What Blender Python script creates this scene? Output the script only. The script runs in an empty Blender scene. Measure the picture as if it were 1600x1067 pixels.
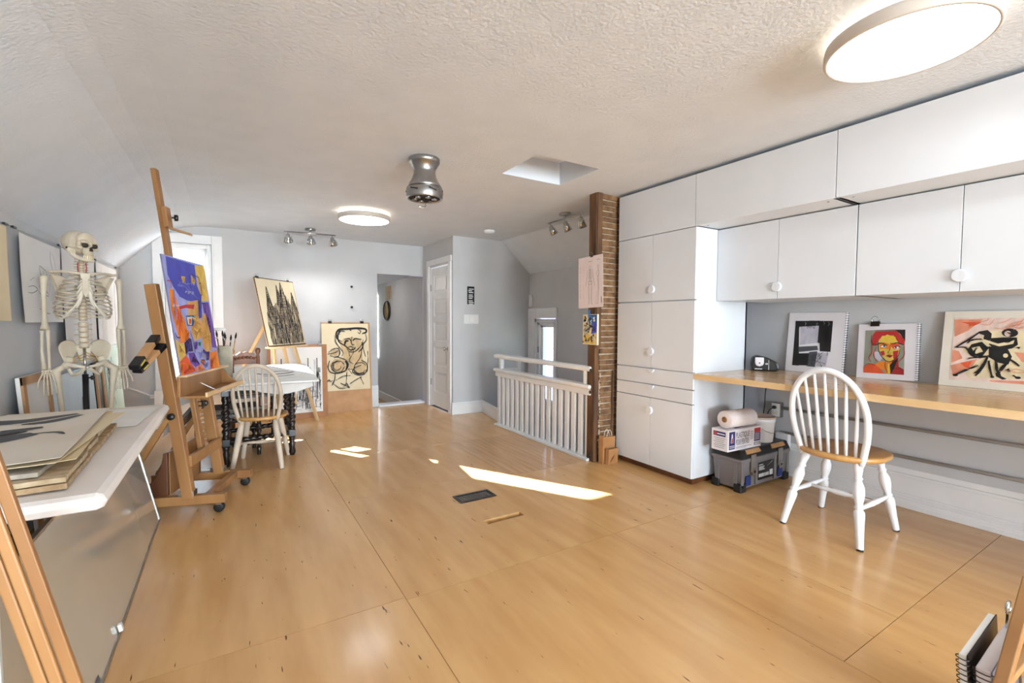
import bpy, math, random
from mathutils import Vector, Matrix
random.seed(7)
S = bpy.context.scene
COL = S.collection
# ---------------------------------------------------------------- camera, light, exposure
cam = bpy.data.objects.new('camera', bpy.data.cameras.new('camera')); COL.objects.link(cam)
def cam_matrix(yaw, pitch, roll):
    f0 = Vector((math.sin(yaw), math.cos(yaw), 0)); r0 = Vector((math.cos(yaw), -math.sin(yaw), 0)); up = Vector((0, 0, 1))
    f = f0*math.cos(pitch)+up*math.sin(pitch); u = -f0*math.sin(pitch)+up*math.cos(pitch)
    r = r0*math.cos(roll)+u*math.sin(roll); u2 = -r0*math.sin(roll)+u*math.cos(roll)
    m = Matrix.Identity(4)
    for i in range(3): m[i][0] = r[i]; m[i][1] = u2[i]; m[i][2] = -f[i]
    m.translation = (0, 0, 1.2)
    return m
cam.matrix_world = cam_matrix(0.550717, -0.0431816, 0.0054873)
cam.data.sensor_width = 36; cam.data.lens = 718.92/1600*36; cam.data.clip_start = .02
S.camera = cam
W = bpy.data.worlds.new('sky'); S.world = W; W.use_nodes = True
nt = W.node_tree; nt.nodes.clear()
wo = nt.nodes.new('ShaderNodeOutputWorld'); wb = nt.nodes.new('ShaderNodeBackground'); ws = nt.nodes.new('ShaderNodeTexSky')
ws.sky_type = 'HOSEK_WILKIE'; ws.turbidity = 3; ws.ground_albedo = .6; ws.sun_direction = Vector((-.618, 1, .478)).normalized()
wb.inputs['Strength'].default_value = 12.0
nt.links.new(ws.outputs[0], wb.inputs[0]); nt.links.new(wb.outputs[0], wo.inputs[0])
sun = bpy.data.objects.new('sun', bpy.data.lights.new('sun', 'SUN')); COL.objects.link(sun)
sun.data.energy = 120; sun.data.angle = .009; sun.data.color = (1, .985, .96)
sun.rotation_euler = Vector((.618, -1, -.478)).to_track_quat('-Z', 'Y').to_euler()
def area(name, loc, rot, sx, sy, power, color=(1, 1, 1)):
    l = bpy.data.lights.new(name, 'AREA'); l.shape = 'RECTANGLE'; l.size = sx; l.size_y = sy; l.energy = power; l.color = color
    o = bpy.data.objects.new(name, l); COL.objects.link(o); o.location = loc; o.rotation_euler = rot; return o
# unseen fill lamps, added outside two made-up windows behind the camera
area('window_daylight', (.35, -5.12, 1.2), (math.radians(100), 0, 0), 1.2, 1.7, 215, (.79, .91, 1))
area('window_daylight', (2.35, -5.12, 1.2), (math.radians(100), 0, 0), 1.2, 1.7, 215, (.79, .91, 1))
S.view_settings.view_transform = 'Standard'; S.view_settings.look = 'None'
S.view_settings.exposure = 0.58; S.view_settings.gamma = 1; S.view_settings.use_curve_mapping = False

# ---------------------------------------------------------------- helpers
def lin(c): return tuple((x/12.92 if x <= .04045 else ((x+.055)/1.055)**2.4) for x in c)
def rgb(r, g, b): return lin((r/255, g/255, b/255))
MATS = {}
def mat(name, c1, c2=None, scale=8, stretch=(1, 1, 1), rough=.5, metal=0, bump=0, bscale=None, coat=0, emit=0, alpha=None, trans=0, spec=.5, detail=4, spots=None, spot_scale=(9, 2.2, 9), spot_amt=.2):
    """procedural material: noise between two colours, stretched along the grain, optional relief and dark flecks"""
    if name in MATS: return MATS[name]
    m = bpy.data.materials.new(name); m.use_nodes = True; N = m.node_tree.nodes; L = m.node_tree.links
    b = N['Principled BSDF']; c2 = c2 or tuple(x*.88 for x in c1)
    tc = N.new('ShaderNodeTexCoord'); mp = N.new('ShaderNodeMapping'); oi = N.new('ShaderNodeObjectInfo')
    va = N.new('ShaderNodeVectorMath'); va.operation = 'ADD'
    ml = N.new('ShaderNodeMath'); ml.operation = 'MULTIPLY'; ml.inputs[1].default_value = 17
    L.new(oi.outputs['Random'], ml.inputs[0]); L.new(tc.outputs['Object'], va.inputs[0]); L.new(ml.outputs[0], va.inputs[1])
    L.new(va.outputs[0], mp.inputs[0]); mp.inputs['Scale'].default_value = stretch
    nz = N.new('ShaderNodeTexNoise'); nz.inputs['Scale'].default_value = scale; nz.inputs['Detail'].default_value = detail
    L.new(mp.outputs[0], nz.inputs['Vector'])
    cr = N.new('ShaderNodeValToRGB'); cr.color_ramp.elements[0].position = .33; cr.color_ramp.elements[1].position = .67
    cr.color_ramp.elements[0].color = (*c2, 1); cr.color_ramp.elements[1].color = (*c1, 1)
    L.new(nz.outputs['Fac'], cr.inputs[0]); out = cr.outputs[0]
    if spots:
        m2 = N.new('ShaderNodeMapping'); m2.inputs['Scale'].default_value = spot_scale; L.new(va.outputs[0], m2.inputs[0])
        n2 = N.new('ShaderNodeTexNoise'); n2.inputs['Scale'].default_value = 1; n2.inputs['Detail'].default_value = 2; L.new(m2.outputs[0], n2.inputs['Vector'])
        r2 = N.new('ShaderNodeValToRGB'); r2.color_ramp.elements[0].position = spot_amt; r2.color_ramp.elements[1].position = spot_amt+.03
        r2.color_ramp.elements[0].color = (1, 1, 1, 1); r2.color_ramp.elements[1].color = (0, 0, 0, 1)
        L.new(n2.outputs['Fac'], r2.inputs[0])
        mx = N.new('ShaderNodeMix'); mx.data_type = 'RGBA'; L.new(r2.outputs[0], mx.inputs[0]); L.new(out, mx.inputs[6]); mx.inputs[7].default_value = (*spots, 1); out = mx.outputs[2]
    L.new(out, b.inputs['Base Color'])
    b.inputs['Roughness'].default_value = rough; b.inputs['Metallic'].default_value = metal
    b.inputs['Specular IOR Level'].default_value = spec
    if coat: b.inputs['Coat Weight'].default_value = coat; b.inputs['Coat Roughness'].default_value = .12
    if trans: b.inputs['Transmission Weight'].default_value = trans
    if alpha is not None: b.inputs['Alpha'].default_value = alpha
    if emit: L.new(out, b.inputs['Emission Color']); b.inputs['Emission Strength'].default_value = emit
    if bump:
        bp = N.new('ShaderNodeBump'); bp.inputs['Strength'].default_value = bump; bp.inputs['Distance'].default_value = .01
        nb = N.new('ShaderNodeTexNoise'); nb.inputs['Scale'].default_value = bscale or scale; nb.inputs['Detail'].default_value = 3
        L.new(mp.outputs[0], nb.inputs['Vector']); L.new(nb.outputs['Fac'], bp.inputs['Height']); L.new(bp.outputs[0], b.inputs['Normal'])
    MATS[name] = m; return m

class MB:
    def __init__(s): s.v = []; s.f = []; s.sm = []
    def add(s, v, f, smooth=False):
        o = len(s.v); s.v += [tuple(p) for p in v]; s.f += [tuple(i+o for i in q) for q in f]; s.sm += [smooth]*len(f); return s
    def box(s, x0, x1, y0, y1, z0, z1):
        v = [(x, y, z) for z in (z0, z1) for y in (y0, y1) for x in (x0, x1)]
        return s.add(v, [(0, 2, 3, 1), (4, 5, 7, 6), (0, 1, 5, 4), (2, 6, 7, 3), (0, 4, 6, 2), (1, 3, 7, 5)])
    def bar(s, p0, p1, w, h, ref=(0, 0, 1), w1=None, h1=None):
        """rectangular bar from p0 to p1; w across, h along ref"""
        p0 = Vector(p0); p1 = Vector(p1); d = (p1-p0).normalized(); r = Vector(ref)
        if abs(d.dot(r)) > .98: r = Vector((1, 0, 0))
        a = d.cross(r).normalized(); b = a.cross(d).normalized(); v = []
        for p, ww, hh in ((p0, w, h), (p1, w1 or w, h1 or h)):
            v += [p-a*ww/2-b*hh/2, p+a*ww/2-b*hh/2, p+a*ww/2+b*hh/2, p-a*ww/2+b*hh/2]
        return s.add(v, [(3, 2, 1, 0), (4, 5, 6, 7), (0, 1, 5, 4), (1, 2, 6, 5), (2, 3, 7, 6), (3, 0, 4, 7)])
    def tube(s, pts, r, n=8, closed=False, flat=1.0, ref=None):
        pts = [Vector(p) for p in pts]; k = len(pts); rs = r if isinstance(r, (list, tuple)) else [r]*k
        v = []; prev = None
        for i, p in enumerate(pts):
            a = pts[(i+1) % k] if (closed or i < k-1) else p; b = pts[i-1] if (closed or i > 0) else p
            d = (a-b).normalized()
            if ref is not None: u = Vector(ref)
            elif prev is None: u = Vector((0, 0, 1)) if abs(d.z) < .9 else Vector((1, 0, 0))
            else: u = prev
            u = (u-d*u.dot(d)).normalized(); prev = u; w = d.cross(u)
            v += [p+(u*math.cos(t)*flat+w*math.sin(t))*rs[i] for t in (2*math.pi*j/n for j in range(n))]
        f = []
        for i in range(k if closed else k-1):
            i2 = (i+1) % k
            f += [(i*n+j, i*n+(j+1) % n, i2*n+(j+1) % n, i2*n+j) for j in range(n)]
        if not closed: f += [tuple(range(n-1, -1, -1)), tuple((k-1)*n+j for j in range(n))]
        return s.add(v, f, True)
    def lathe(s, prof, n=24, o=(0, 0, 0), d=(0, 0, 1), smooth=True):
        d = Vector(d).normalized(); u = Vector((1, 0, 0)) if abs(d.x) < .9 else Vector((0, 1, 0)); u = (u-d*u.dot(d)).normalized(); w = d.cross(u); o = Vector(o)
        v = []; k = len(prof)
        for r, z in prof: v += [o+d*z+(u*math.cos(t)+w*math.sin(t))*max(r, 1e-4) for t in (2*math.pi*j/n for j in range(n))]
        f = [(i*n+j, i*n+(j+1) % n, (i+1)*n+(j+1) % n, (i+1)*n+j) for i in range(k-1) for j in range(n)]
        f += [tuple(range(n-1, -1, -1)), tuple((k-1)*n+j for j in range(n))]
        return s.add(v, f, smooth)
    def prism(s, poly, a, b, plane='xy'):
        """polygon extruded from a to b along the axis that is missing in plane"""
        def P(u, v, w): return {'xy': (u, v, w), 'xz': (u, w, v), 'yz': (w, u, v)}[plane]
        n = len(poly); v = [P(u, w, a) for u, w in poly]+[P(u, w, b) for u, w in poly]
        f = [tuple(range(n-1, -1, -1)), tuple(range(n, 2*n))]+[(i, (i+1) % n, n+(i+1) % n, n+i) for i in range(n)]
        return s.add(v, f)
    def ball(s, c, r, n=14, m=9, sq=(1, 1, 1)):
        c = Vector(c); v = [(c.x, c.y, c.z-r*sq[2])]
        for i in range(1, m):
            a = -math.pi/2+math.pi*i/m
            v += [(c.x+r*sq[0]*math.cos(a)*math.cos(2*math.pi*j/n), c.y+r*sq[1]*math.cos(a)*math.sin(2*math.pi*j/n), c.z+r*sq[2]*math.sin(a)) for j in range(n)]
        v.append((c.x, c.y, c.z+r*sq[2])); e = len(v)-1
        f = [(0, 1+(j+1) % n, 1+j) for j in range(n)]
        for i in range(m-2): f += [(1+i*n+j, 1+i*n+(j+1) % n, 1+(i+1)*n+(j+1) % n, 1+(i+1)*n+j) for j in range(n)]
        f += [(1+(m-2)*n+j, 1+(m-2)*n+(j+1) % n, e) for j in range(n)]
        return s.add(v, f, True)
    def line(s, pts, w, y=-.0015):
        """a flat brush stroke in the x-z plane of a sheet, tapered when w is a list"""
        k = len(pts); ws_ = w if isinstance(w, (list, tuple)) else [w]*k; v = []
        for i, (x, z) in enumerate(pts):
            a = pts[min(i+1, k-1)]; b = pts[max(i-1, 0)]; dx, dz = a[0]-b[0], a[1]-b[1]; l = math.hypot(dx, dz) or 1
            nx, nz = -dz/l*ws_[i]/2, dx/l*ws_[i]/2
            v += [(x+nx, y, z+nz), (x-nx, y, z-nz)]
        return s.add(v, [(2*i, 2*i+1, 2*i+3, 2*i+2) for i in range(k-1)])
    def patch(s, poly, y=-.001): return s.add([(x, y, z) for x, z in poly], [tuple(range(len(poly)))])
    def build(s, name, m, parent=None, bevel=0, loc=None, sub=0):
        me = bpy.data.meshes.new(name); me.from_pydata(s.v, [], s.f); me.polygons.foreach_set('use_smooth', s.sm); me.update()
        me.materials.append(m); o = bpy.data.objects.new(name, me); COL.objects.link(o)
        if parent: o.parent = parent
        if loc: o.location = loc
        if bevel:
            q = o.modifiers.new('bevel', 'BEVEL'); q.width = bevel; q.segments = 2; q.limit_method = 'ANGLE'; q.angle_limit = math.radians(40)
        if sub:
            q = o.modifiers.new('sub', 'SUBSURF'); q.levels = sub; q.render_levels = sub
        return o
def tag(o, label, cat, group=None):
    o['label'] = label; o['category'] = cat
    if group: o['group'] = group
    return o
def thing(name, label, cat, loc=(0, 0, 0), rz=0, group=None):
    o = bpy.data.objects.new(name, None); COL.objects.link(o); o.location = loc; o.rotation_euler = (0, 0, rz); o.empty_display_size = .1
    return tag(o, label, cat, group)
def struct(o): o['kind'] = 'structure'; return o
def stand(o, loc, front, lean=0, roll=0):
    """put a sheet-like thing so that its face looks along front (x, y) and its top leans back by lean radians"""
    y = Vector((-front[0], -front[1], 0)).normalized(); up = Vector((0, 0, 1)); x = y.cross(up)
    m = Matrix.Identity(4)
    for i in range(3): m[i][0] = x[i]; m[i][1] = y[i]; m[i][2] = up[i]
    m = m @ Matrix.Rotation(-lean, 4, 'X') @ Matrix.Rotation(roll, 4, 'Y'); m.translation = loc; o.matrix_world = m; return o
def box(name, m, x0, x1, y0, y1, z0, z1, parent=None, bevel=0): return MB().box(x0, x1, y0, y1, z0, z1).build(name, m, parent, bevel)
def copy_tree(o, parent=None):
    c = o.copy(); COL.objects.link(c)
    if parent: c.parent = parent
    for ch in list(o.children): copy_tree(ch, c)
    return c
def text(name, s, size, m, parent, x, z, y=-.002, sx=1.0, plane='xz', align='LEFT', bold=.0):
    cu = bpy.data.curves.new('t', 'FONT'); cu.body = s; cu.size = size; cu.offset = bold*size; cu.align_x = align
    t = bpy.data.objects.new('t', cu); COL.objects.link(t); bpy.context.view_layer.update()
    me = bpy.data.meshes.new_from_object(t.evaluated_get(bpy.context.evaluated_depsgraph_get())); bpy.data.objects.remove(t)
    for v in me.vertices: v.co = (x+v.co.x*sx, y, z+v.co.y)
    me.name = name; me.materials.clear(); me.materials.append(m); o = bpy.data.objects.new(name, me); COL.objects.link(o); o.parent = parent; return o
def cr(pts, n=5):
    """catmull-rom smoothing of a 2-D or 3-D polyline"""
    P = [Vector(p) for p in pts]; P = [P[0]*2-P[1]]+P+[P[-1]*2-P[-2]]; out = []
    for i in range(1, len(P)-2):
        for j in range(n):
            t = j/n; a, b, c, d = P[i-1:i+3]
            out.append(tuple(.5*(2*b+(c-a)*t+(2*a-5*b+4*c-d)*t*t+(3*b-a-3*c+d)*t**3)))
    out.append(tuple(P[-2])); return out
def arc(cx, cz, rx, rz, a0, a1, n=14): return [(cx+rx*math.cos(math.radians(a0+(a1-a0)*i/n)), cz+rz*math.sin(math.radians(a0+(a1-a0)*i/n))) for i in range(n+1)]
R = math.radians
# ---------------------------------------------------------------- materials
wall_m = mat('grey_wall_paint', rgb(198, 198, 199), rgb(192, 192, 193), 3, rough=.75, bump=.05, bscale=90, spec=.25)
ceil_m = mat('ceiling_paint', rgb(217, 221, 227), rgb(212, 216, 222), 5, rough=.85, bump=.35, bscale=70, spec=.2)
white_m = mat('white_trim_paint', rgb(232, 232, 232), rgb(226, 226, 226), 6, rough=.38)
cab_m = mat('white_cabinet_laminate', rgb(219, 221, 225), rgb(215, 217, 221), 3, rough=.32)
ply_m = mat('varnished_plywood', rgb(218, 172, 115), rgb(203, 154, 97), 2.2, (4.5, .7, 1), rough=.27, bump=.03, bscale=30, coat=.25, spots=rgb(98, 64, 34), spot_scale=(70, 9, 1), spot_amt=.245)
plank_m = mat('hardwood_strip', rgb(208, 163, 111), rgb(188, 141, 90), 3, (18, .8, 1), rough=.27, coat=.25)
dark_m = mat('dark_gap', rgb(38, 30, 25), rough=.9)
wood_m = mat('oiled_beech', rgb(170, 124, 76), rgb(142, 97, 55), 6, (1, 1, .25), rough=.42, bump=.04)
wood2_m = mat('pale_pine', rgb(224, 192, 146), rgb(208, 172, 124), 6, (1, 1, .25), rough=.5)
wood_d = mat('walnut_brown', rgb(112, 68, 40), rgb(80, 46, 27), 7, (1, 1, .3), rough=.42)
ebony = mat('ebonised_oak', rgb(36, 26, 22), rgb(22, 16, 14), 9, rough=.3)
butcher = mat('maple_counter', rgb(200, 158, 106), rgb(188, 143, 92), 2, (24, .35, 1), rough=.25, coat=.3)
butcher_e = mat('maple_counter_edge', rgb(228, 196, 150), rgb(216, 180, 130), 3, (3, .8, 9), rough=.3)
steel = mat('brushed_nickel', rgb(178, 178, 178), rgb(160, 160, 160), 20, (1, 1, .1), rough=.28, metal=1)
chrome = mat('bright_steel', rgb(205, 205, 205), rough=.16, metal=1)
black_m = mat('black_plastic', rgb(22, 22, 24), rgb(16, 16, 17), 9, rough=.35)
rubber = mat('black_rubber', rgb(25, 25, 25), rough=.6)
paper = mat('white_paper', rgb(238, 236, 232), rgb(230, 227, 222), 4, rough=.75)
cream = mat('cream_paper', rgb(232, 216, 184), rgb(224, 206, 170), 3, rough=.75)
buff = mat('buff_paper', rgb(228, 219, 205), rgb(218, 206, 190), 3, rough=.75)
kraft = mat('kraft_paper', rgb(176, 126, 78), rgb(160, 110, 64), 6, rough=.8)
ink = mat('black_ink', rgb(26, 22, 21), rgb(40, 34, 32), 30, rough=.7)
char_m = mat('charcoal_smudge', rgb(120, 112, 106), rgb(80, 74, 70), 26, rough=.85)
pencil = mat('graphite_line', rgb(92, 92, 96), rgb(70, 70, 74), 30, rough=.7)
bone = mat('ivory_bone', rgb(214, 200, 178), rgb(196, 180, 156), 9, rough=.5)
def thin_glass(name, tint=(.96, .98, 1)):
    m = bpy.data.materials.new(name); m.use_nodes = True; N = m.node_tree.nodes; L = m.node_tree.links; N.remove(N['Principled BSDF'])
    t = N.new('ShaderNodeBsdfTransparent'); t.inputs[0].default_value = (*tint, 1); g = N.new('ShaderNodeBsdfGlossy'); g.inputs['Roughness'].default_value = .02
    mx = N.new('ShaderNodeMixShader'); mx.inputs[0].default_value = .05; L.new(t.outputs[0], mx.inputs[1]); L.new(g.outputs[0], mx.inputs[2]); L.new(mx.outputs[0], N['Material Output'].inputs[0]); return m
glass = thin_glass('window_glass')
hard_m = mat('hardboard', rgb(196, 150, 104), rgb(180, 134, 90), 9, rough=.6)
def col(name, r, g, b, rough=.6, **k): return mat(name, rgb(r, g, b), tuple(x*.82 for x in rgb(r, g, b)), 14, rough=rough, **k)

# ---------------------------------------------------------------- floor: plywood sheets, strip flooring, recesses
CZ = 2.283
fl = struct(MB().prism([(-1.1, -5.1), (3.84, -5.1), (3.84, 3.03), (2.70, 3.03), (2.70, 4.62), (2.85, 5.42), (2.53, 5.5), (2.53, 6.55), (-1.1, 6.55)], -.16, -.055).build('floor', dark_m))
struct(fl)
G = .0012
def sheet(x0, x1, y0, y1, holes=None):
    cx, cy = (x0+x1)/2, (y0+y1)/2; b = MB(); a = (x0+G-cx, x1-G-cx, y0+G-cy, y1-G-cy)
    if not holes: b.box(*a, -.055, 0)
    else:
        hx0, hx1 = holes[0]-cx, holes[1]-cx; hys = [(h0-cy, h1-cy) for h0, h1 in holes[2]]
        b.box(a[0], hx0, a[2], a[3], -.055, 0); b.box(hx1, a[1], a[2], a[3], -.055, 0); y = a[2]
        for h0, h1 in hys: b.box(hx0, hx1, y, h0, -.055, 0); y = h1
        b.box(hx0, hx1, y, a[3], -.055, 0)
    return b.build('plywood_sheet', ply_m, fl, loc=(cx, cy, 0))
for a in ((-1, .63, -5.0, -.5), (-1, .63, -.5, 1.9), (-1, .63, 1.9, 4.15), (-1, .63, 4.15, 6.45), (.63, 1.84, -5.0, -.56), (.63, 1.84, -.56, 1.88),
          (.63, 1.84, 3.15, 4.15), (.63, 1.84, 4.15, 5.3), (.63, 1.84, 5.3, 6.45), (1.84, 3.74, -.5, .73), (1.84, 3.74, -5.0, -.5),
          (1.84, 2.306, .73, 1.88), (2.306, 3.74, .73, 1.88), (1.84, 2.70, 1.88, 3.02), (2.70, 3.74, 1.88, 3.02), (1.84, 2.44, 5.3, 6.45), (1.84, 2.70, 4.15, 5.3)): sheet(*a)
sheet(.63, 1.84, 1.88, 3.15, (1.285, 1.54, [(2.352, 2.41), (2.715, 2.845)]))
MB().prism([(2.70, 4.63), (2.84, 5.39), (2.44, 5.39), (2.44, 5.302), (2.70, 5.302)], -.055, 0).build('plywood_sheet', ply_m, fl)
for i in range(15):
    x0 = 1.84+i*.0573; MB().box(-.0278, .0278, -.564, .564, -.055, 0).build('floor_board', plank_m, fl, loc=(x0+.0287, 3.585, 0))
# ---------------------------------------------------------------- walls
def wallbox(name, boxes, m=wall_m):
    b = MB()
    for a in boxes: b.box(*a)
    return struct(b.build(name, m))
WX0, WX1, WZ0, WZ1 = -.56, -.21, .52, 2.02       # back window opening
wallbox('wall_left', [(-1.1, -1, -5.1, 6.55, -.1, 1.9)])
wallbox('wall_back', [(-1.1, WX0-.05, 6.45, 6.57, -.1, 2.35), (WX1+.05, 1.76, 6.45, 6.57, -.35, 2.35), (WX0-.05, WX1+.05, 6.45, 6.57, -.1, WZ0-.05), (WX0-.05, WX1+.05, 6.45, 6.57, WZ1+.05, 2.35), (1.76, 2.55, 6.45, 6.57, 1.855, 2.35)])
wallbox('wall_closet', [(2.43, 2.53, 5.40, 5.505, -.1, 2.35), (2.43, 2.53, 6.175, 6.46, -.1, 2.35), (2.43, 2.53, 5.505, 6.175, 1.965, 2.35)])
struct(MB().box(2.53, 3.70, 5.40, 5.5, -1.3, 2.3).build('wall_switch', wall_m))
SY0, SY1, SZ0, SZ1 = 4.87, 5.13, .15, 1.15        # stair window opening
wallbox('wall_stair', [(3.60, 3.70, 3.03, SY0-.13, -1.3, 1.95), (3.60, 3.70, SY1+.13, 5.42, -1.3, 1.95), (3.60, 3.70, SY0-.13, SY1+.13, -1.3, SZ0-.08), (3.60, 3.70, SY0-.13, SY1+.13, SZ1+.1, 1.95)])
wallbox('wall_right', [(3.74, 3.84, -5.1, 2.93, -.1, 1.8)])
wallbox('wall_front', [(-1.1, -.3, -5.1, -5.0, -.1, 2.35), (1.0, 1.7, -5.1, -5.0, -.1, 2.35), (3.0, 3.84, -5.1, -5.0, -.1, 2.35), (-.3, 1.0, -5.1, -5.0, -.1, .3), (1.7, 3.0, -5.1, -5.0, -.1, .3), (-.3, 1.0, -5.1, -5.0, 2.1, 2.35), (1.7, 3.0, -5.1, -5.0, 2.1, 2.35)])
wallbox('wall_stairwell', [(2.70, 3.60, 2.93, 3.0, -1.3, -.16), (2.62, 2.70, 3.0, 5.4, -1.3, -.165)])
struct(box('floor_stairwell', plank_m, 2.6, 3.7, 2.9, 5.5, -1.4, -1.3))
# hallway past the doorway
wallbox('wall_hall', [(2.47, 2.57, 6.57, 9.05, -.4, 1.9), (1.1, 1.2, 6.57, 9.05, -.4, 1.9), (1.2, 2.37, 9.05, 9.15, -.4, 1.9), (2.37, 2.57, 9.05, 9.15, -.4, .5), (2.37, 2.57, 9.05, 9.15, 1.76, 1.9)])
struct(box('ceiling_hall', ceil_m, 1.1, 2.57, 6.56, 9.15, 1.9, 2.0)); struct(box('floor_hall', plank_m, 1.1, 2.57, 6.57, 9.15, -.4, -.3))
struct(box('baseboard_hall', white_m, 2.445, 2.47, 6.6, 9.05, -.3, -.15, bevel=.006))
struct(box('trim_threshold', white_m, 1.76, 2.43, 6.40, 6.58, -.34, .022, bevel=.006))
# ---------------------------------------------------------------- ceiling with both slopes and the attic hatch recess
prof = [(-1.0, 1.757), (-.75, 2.01), (-.62, 2.135), (-.52, 2.21), (-.42, 2.25), (-.28, 2.275), (-.1, CZ)]
HX0, HX1, HY0, HY1 = 1.72, 2.25, 2.50, 2.955
b = MB()
top = [(x-.09, z+.1) for x, z in prof]
b.prism([(-1.1, 1.757)]+prof+[top[-1][::1]]+top[-2::-1], -5.05, 6.5, 'xz')
for y0, y1, x0, x1 in ((-5.05, HY0, -.19, 3.14), (HY1, 6.5, -.19, 3.14), (HY0, HY1, -.19, HX0), (HY0, HY1, HX1, 3.14)): b.box(x0, x1, y0, y1, CZ, CZ+.1)
b.prism([(3.14, CZ), (3.84, CZ-.628), (3.9, CZ-.55), (3.2, CZ+.1), (3.14, CZ+.1)], -5.05, 5.42, 'xz')
for a in ((HX0-.03, HX0, HY0-.03, HY1+.03), (HX1, HX1+.03, HY0-.03, HY1+.03), (HX0, HX1, HY0-.03, HY0), (HX0, HX1, HY1, HY1+.03)): b.box(*a, CZ+.1, CZ+.24)
ce = struct(b.build('ceiling', ceil_m))
box('hatch_panel', ceil_m, HX0+.008, HX1-.008, HY0+.008, HY1-.008, CZ+.165, CZ+.19, ce)
# ---------------------------------------------------------------- windows, door, trim
def frame(b, x0, x1, z0, z1, w, y0, y1, bottom=True):
    b.box(x0-w, x0, y0, y1, z0-(w if bottom else 0), z1+w); b.box(x1, x1+w, y0, y1, z0-(w if bottom else 0), z1+w); b.box(x0, x1, y0, y1, z1, z1+w)
    if bottom: b.box(x0, x1, y0, y1, z0-w, z0)
    return b
w1 = struct(frame(MB(), WX0-.05, WX1+.05, WZ0-.05, WZ1+.05, .105, 6.415, 6.45).build('window_1', white_m, bevel=.006))
frame(MB(), WX0-.05, WX1+.05, WZ0-.05, WZ1+.05, .018, 6.402, 6.47).build('casing_bead', white_m, w1, .004)
frame(MB(), WX0, WX1, WZ0, WZ1, .05, 6.44, 6.56).build('jamb', white_m, w1, .004)
frame(MB(), WX0+.028, WX1-.028, WZ0+.03, WZ1-.03, .028, 6.49, 6.53).build('sash', white_m, w1, .004)
box('pane', glass, WX0, WX1, 6.508, 6.512, WZ0, WZ1, w1)
box('window_sill', white_m, WX0-.2, WX1+.2, 6.36, 6.45, WZ0-.19, WZ0-.155, w1, .006)
w2 = MB()
for y0, y1, z0, z1 in ((4.74, SY0-.11, -.05, 1.385), (SY1+.11, 5.398, -.05, 1.385), (SY0-.11, SY1+.11, SZ1+.095, 1.385), (SY0-.11, SY1+.11, -.05, SZ0-.08)): w2.box(3.575, 3.60, y0, y1, z0, z1)
w2 = struct(w2.build('window_2', white_m, bevel=.005))
b = MB()
for i, (q, x) in enumerate(((.13, 3.59), (.08, 3.61), (.035, 3.635))):
    w = .05; b.box(x, x+.05, SY0-q, SY0-q+w, SZ0-.05, SZ1+q*.7); b.box(x, x+.05, SY1+q-w, SY1+q, SZ0-.05, SZ1+q*.7); b.box(x, x+.05, SY0-q, SY1+q, SZ1+q*.7-w, SZ1+q*.7); b.box(x, x+.05, SY0-q, SY1+q, SZ0-.08, SZ0)
b.build('sash', white_m, w2, .004)
box('pane', glass, 3.668, 3.672, SY0, SY1, SZ0, SZ1, w2)
MB().box(3.60, 3.614, SY1+.04, SY1+.065, .78, .86).build('latch', steel, w2, .003)
# neighbouring violet siding seen through the stair window
nb = thing('neighbour_house', 'violet sided neighbouring house seen through the small stair window', 'house', (6.2, 7.6, -1.5))
box('wall', col('violet_siding', 96, 98, 160, .8), 0, 1.5, -3.0, 2.2, 0, 3.2, nb); box('roof', col('snowy_roof', 235, 236, 240, .8), -.25, 1.7, -3.2, 2.4, 3.2, 3.3, nb)
for z in (0.35, .7, 1.05, 1.4, 1.75, 2.1, 2.45, 2.8): box('siding_board', col('violet_siding', 96, 98, 160, .8), -.02, 0, -3.0, 2.2, z, z+.33, nb)
box('window', paper, -.05, -.02, -.7, .1, 1.75, 2.6, nb)
for i, (x0, x1) in enumerate(((-.3, 1.0), (1.7, 3.0))):  # unseen windows, added in the rear wall to let the fill lamps in
    w = struct(frame(MB(), x0+.05, x1-.05, .35, 2.05, .05, -5.08, -5.0).build(f'window_{i+3}', white_m, bevel=.005))
    box('mullion', white_m, (x0+x1)/2-.02, (x0+x1)/2+.02, -5.07, -5.03, .35, 2.05, w)
d1 = struct(MB().box(2.405, 2.43, 5.43, 5.505, 0, 1.965).box(2.405, 2.43, 6.175, 6.25, 0, 1.965).box(2.405, 2.43, 5.42, 6.26, 1.965, 2.045).box(2.43, 2.53, 5.505, 5.52, 0, 1.965).box(2.43, 2.53, 6.16, 6.175, 0, 1.965).box(2.43, 2.53, 5.505, 6.175, 1.945, 1.965).build('door_1', white_m, bevel=.006))
b = MB(); b.box(2.455, 2.475, 5.525, 6.155, .02, 1.935)
for y0, y1 in ((5.525, 5.625), (6.055, 6.155)): b.box(2.440, 2.455, y0, y1, .02, 1.935)
for z0, z1 in ((.02, .22), (.5, .59), (.84, .93), (1.18, 1.27), (1.50, 1.59), (1.83, 1.935)): b.box(2.440, 2.455, 5.625, 6.055, z0, z1)
leaf = b.build('door_leaf', white_m, d1, .004)
for z0, z1 in ((.22, .5), (.59, .84), (.93, 1.18), (1.27, 1.50), (1.59, 1.83)): MB().box(2.447, 2.456, 5.66, 6.02, z0+.035, z1-.035).build('door_panel', white_m, leaf, .004)
kn = MB().lathe([(.026, 0), (.026, .006), (.009, .01), (.009, .035), (.022, .04), (.027, .055), (.02, .066), (0, .068)], 16, (2.44, 5.575, .84), (-1, 0, 0)).build('door_knob', chrome, leaf)
for z in (.3, 1.62): MB().box(2.428, 2.443, 6.15, 6.168, z, z+.09).build('hinge', steel, leaf, .002)
struct(MB().box(2.44, 2.515, 5.42, 6.25, -.1, .003).build('trim_door_sill', dark_m))
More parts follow.
